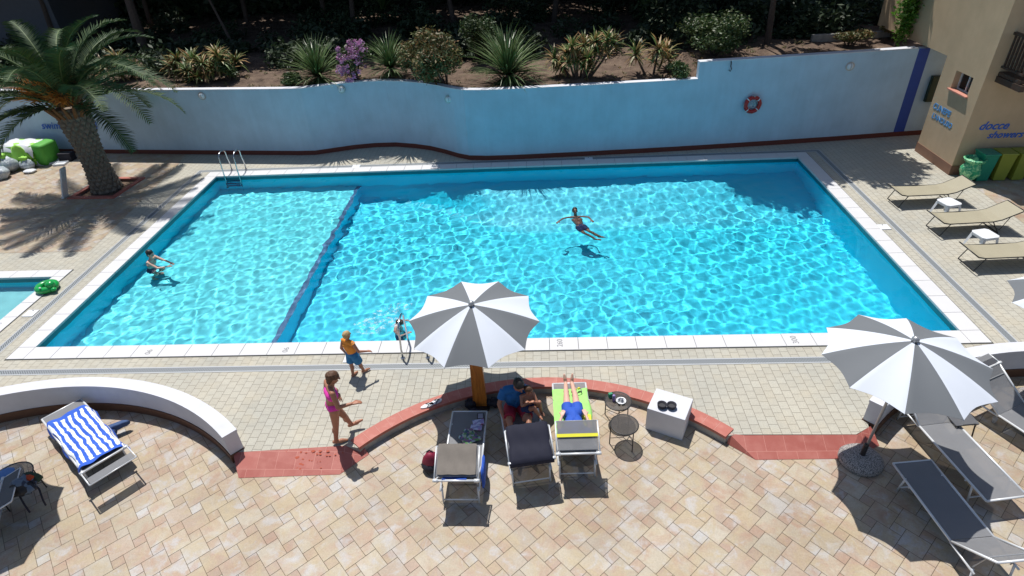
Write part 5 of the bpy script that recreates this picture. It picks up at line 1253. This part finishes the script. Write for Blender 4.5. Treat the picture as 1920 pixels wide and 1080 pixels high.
# boy in orange vest
p=G(663,706,0)
person((p.x,p.y,0),0,dict(pelvis=(.07,.05,.57),chest=(.05,.04,.77),neck=(.05,.04,.90),head=(.06,.05,1.02),shL=(-.065,.10,.87),shR=(.165,-.03,.87),
 elL=(-.13,.08,.68),wrL=(-.10,.13,.52),elR=(.24,-.04,.68),wrR=(.37,.04,.62),hipL=(.01,.08,.53),hipR=(.13,.01,.53),knL=(.0,.04,.30),anL=(0,0,.06),toL=(.05,.12,.02),
 knR=(.16,.06,.30),anR=(.19,.11,.06),toR=(.29,.19,.04)),.80,'fair haired boy in an orange vest and blue shorts by the pool edge',
 'skintan','hairblond',[('vest','orangeshirt',shirt(.012,.02)),('shorts','blueshorts',shorts(.8,.02,.05))],(.55,.85,-.1),vox=.0065)
# man seated on lounger two, child in his lap (both in the lounger's frame, x toward its head)
def inl(lo,x,y,z=0): 
    R=Matrix.Rotation(lo.rotation_euler.z,3,'Z'); v=Vector(lo.location)+R@Vector((x,y,z)); return v
q=inl(c2,.30,-.06)
person((q.x,q.y,ZP),c2.rotation_euler.z,dict(pelvis=(-.02,0,.45),chest=(.06,-.02,.78),neck=(.12,.03,.97),head=(.19,.06,1.09),shL=(.09,.19,.93),shR=(.09,-.20,.93),
 elL=(.18,.28,.68),wrL=(.36,.16,.60),elR=(.16,-.30,.68),wrR=(.38,-.24,.50),hipL=(.02,.10,.43),hipR=(.02,-.10,.43),knL=(.46,.17,.55),anL=(.86,.12,.42),toL=(.98,.16,.50),
 knR=(.46,-.17,.55),anR=(.86,-.12,.42),toR=(.98,-.16,.50)),1.08,'man in a blue shirt and red shorts seated on a lounger hugging a child',
 'skintan','hairblack',[('shirt','blueshirt',shirt(.018,.6)),('shorts','redshorts',shorts(.85,.022,.035))],(.8,.35,-.55))
q=inl(c2,.56,.12)
person((q.x,q.y,ZP),c2.rotation_euler.z,dict(pelvis=(0,.0,.60),chest=(-.04,.02,.79),neck=(-.03,.02,.91),head=(-.01,.04,1.01),shL=(-.05,.12,.88),shR=(-.02,-.09,.88),
 elL=(.06,.17,.76),wrL=(.10,.05,.84),elR=(.09,-.10,.76),wrR=(.12,.01,.84),hipL=(.0,.06,.58),hipR=(.02,-.05,.58),knL=(.04,.21,.74),anL=(.06,.24,.53),toL=(.14,.27,.50),
 knR=(.16,.10,.74),anR=(.16,.18,.55),toR=(.25,.22,.53)),.72,'small child in dark shorts curled in the lap of the seated man',
 'skintan','hairbrown',[('shorts','navy2',shorts(.6,.018,.03))],(.5,.8,-.1),vox=.006)
# person lying on lounger three
q=inl(c3,0,0); Bz=.375
bz_=lambda x: Bz+ (max(0,x-1.42))*math.tan(rad(33))
person((q.x,q.y,ZP),c3.rotation_euler.z,dict(pelvis=(.93,0,Bz+.09),chest=(1.27,0,Bz+.12),neck=(1.50,0,bz_(1.5)+.10),head=(1.62,0,bz_(1.62)+.10),shL=(1.43,.18,bz_(1.43)+.09),shR=(1.43,-.18,bz_(1.43)+.09),
 elL=(1.22,.27,Bz+.10),wrL=(1.02,.22,Bz+.15),elR=(1.22,-.27,Bz+.10),wrR=(1.02,-.20,Bz+.15),hipL=(.88,.09,Bz+.08),hipR=(.88,-.09,Bz+.08),knL=(.46,.075,Bz+.10),knR=(.46,-.085,Bz+.10),
 anL=(.07,.045,Bz+.045),anR=(.07,-.07,Bz+.045),toL=(.0,.06,Bz+.18),toR=(.0,-.09,Bz+.18)),.98,'person in blue shorts lying on a green towel, head hidden by the sunshade',
 'skinlight','hairbrown',[('shorts','royal',shorts(.42,.02,.032)),('shirt','royal',shirt(.014,.6))],(.35,0,.93))
# swimmers
p=G(284,494,ZW)
person((p.x,p.y,ZW-.95),0,dict(pelvis=(-.06,0,.62),chest=(0,0,.93),neck=(.05,0,1.13),head=(.09,-.01,1.26),shL=(.04,.17,1.07),shR=(.04,-.17,1.07),
 elL=(.30,.16,.92),wrL=(.52,.03,.93),elR=(.28,-.22,.92),wrR=(.50,-.16,.92),hipL=(-.06,.09,.58),hipR=(-.06,-.09,.58),knL=(.18,.13,.36),knR=(.14,-.13,.36),anL=(-.05,.11,.08),anR=(-.08,-.12,.08),toL=(.12,.13,.03),toR=(.08,-.14,.03)),.95,
 'dark haired bather standing waist deep at the left side of the pool','skinlight','hairblack',[('shorts','navy2',shorts(.5,.016,.025))],(.95,-.15,-.25),receiver=True,hairlong=1)
p=G(1078,398,ZW)
person((p.x,p.y,ZW),0,dict(pelvis=(.14,-.44,-.50),chest=(.05,-.21,-.31),neck=(.01,-.07,-.10),head=(0,.0,.04),shL=(.20,-.12,-.18),shR=(-.17,-.14,-.18),
 elL=(.38,-.20,-.14),wrL=(.45,-.38,-.14),elR=(-.36,-.26,-.12),wrR=(-.48,-.44,-.10),hipL=(.22,-.48,-.44),hipR=(.07,-.52,-.44),knL=(.38,-.74,-.50),knR=(.22,-.80,-.55),anL=(.66,-.88,-.70),anR=(.54,-.94,-.76),toL=(.80,-.90,-.74),toR=(.68,-.98,-.80)),.95,
 'swimmer floating with arms spread in the middle of the pool','skindark','hairblack',[('shorts','navy2',shorts(.6,.016,.025))],(.1,-.95,.25),receiver=True)
p=G(748,606,ZW)
person((p.x,p.y,ZW),0,dict(pelvis=(-.06,.10,-.70),chest=(-.04,.05,-.40),neck=(-.0,.02,-.14),head=(.03,0,-.0),shL=(-.09,.18,-.22),shR=(-.08,-.13,-.22),
 elL=(-.0,.34,-.30),wrL=(.16,.28,-.26),elR=(.04,-.26,-.30),wrR=(.18,-.18,-.28),hipL=(-.06,.18,-.72),hipR=(-.06,.02,-.72),knL=(.02,.20,-1.02),knR=(-.05,.0,-1.05),anL=(-.10,.22,-1.34),anR=(-.20,-.03,-1.34),toL=(.0,.22,-1.40),toR=(-.1,-.05,-1.40)),.85,
 'swimmer whose dark head breaks the surface in white splash near the ladder','skinlight','hairbrown',[('shorts','navy2',shorts(.5,.016,.025))],(.9,-.1,.2),receiver=True)
# white water thrown up by the swimmer
sp_=MB(); sr=random.Random(12); q_=(p.x,p.y)
for (cx,cy,rx,ry) in ((q_[0]-.50,q_[1]-.02,.46,.24),(q_[0]-.38,q_[1]+.42,.30,.17),(q_[0]-.02,q_[1]+.62,.26,.15),(q_[0],q_[1],.24,.20),(q_[0]-.62,q_[1]-.28,.30,.13)):
    n=26; P_=[(cx,cy,ZW+.03)]+[(cx+rx*f*math.cos(6.283*k/n)*(1+.2*math.sin(5*k)*(f>.6)),cy+ry*f*math.sin(6.283*k/n),ZW+.022+.008*math.sin(k*2.3+f*9)) for f in (.35,.7,1.0) for k in range(n)]
    F_=[(0,1+k,1+(k+1)%n) for k in range(n)]+[(1+r_*n+k,1+(r_+1)*n+k,1+(r_+1)*n+(k+1)%n,1+r_*n+(k+1)%n) for r_ in range(2) for k in range(n)]
    sp_.add(P_,F_,0)
for k in range(90):
    c=sr.choice(((q_[0]-.45,q_[1],.35,.2),(q_[0]-.2,q_[1]+.45,.3,.2),(q_[0],q_[1],.14,.12))); r=sr.uniform(.004,.010)
    sp_.ell((c[0]+sr.gauss(0,c[2]*.5),c[1]+sr.gauss(0,c[3]*.6),ZW+.03+abs(sr.gauss(0,.06))),(r,r,r),6,4,1)
def mk_foam():
    m=NT('water_foam'); v=m.pos(); f=m.noise(v,9,6,.7,.4); big=m.noise(v,2.2,3,.5)
    ad=m.n('Math',operation='ADD'); m.l(f,ad.inputs[0]); m.l(big,ad.inputs[1]); m.l(m.ramp(ad.outputs[0],[(.0,0),(.5,0),(.62,.28),(.8,.75)]) if 0 else m.ramp(f,[(.50,0),(.66,.55),(.8,.85)]),m.b.inputs['Alpha'])
    m.col((.80,.84,.88)).set(rough=.6); return m.m
tag(sp_.build('splash',[mk_foam(),simple('white_drop',(.75,.80,.84),.3)]),'white foam and drops round the splashing swimmer','splash',None,'stuff')
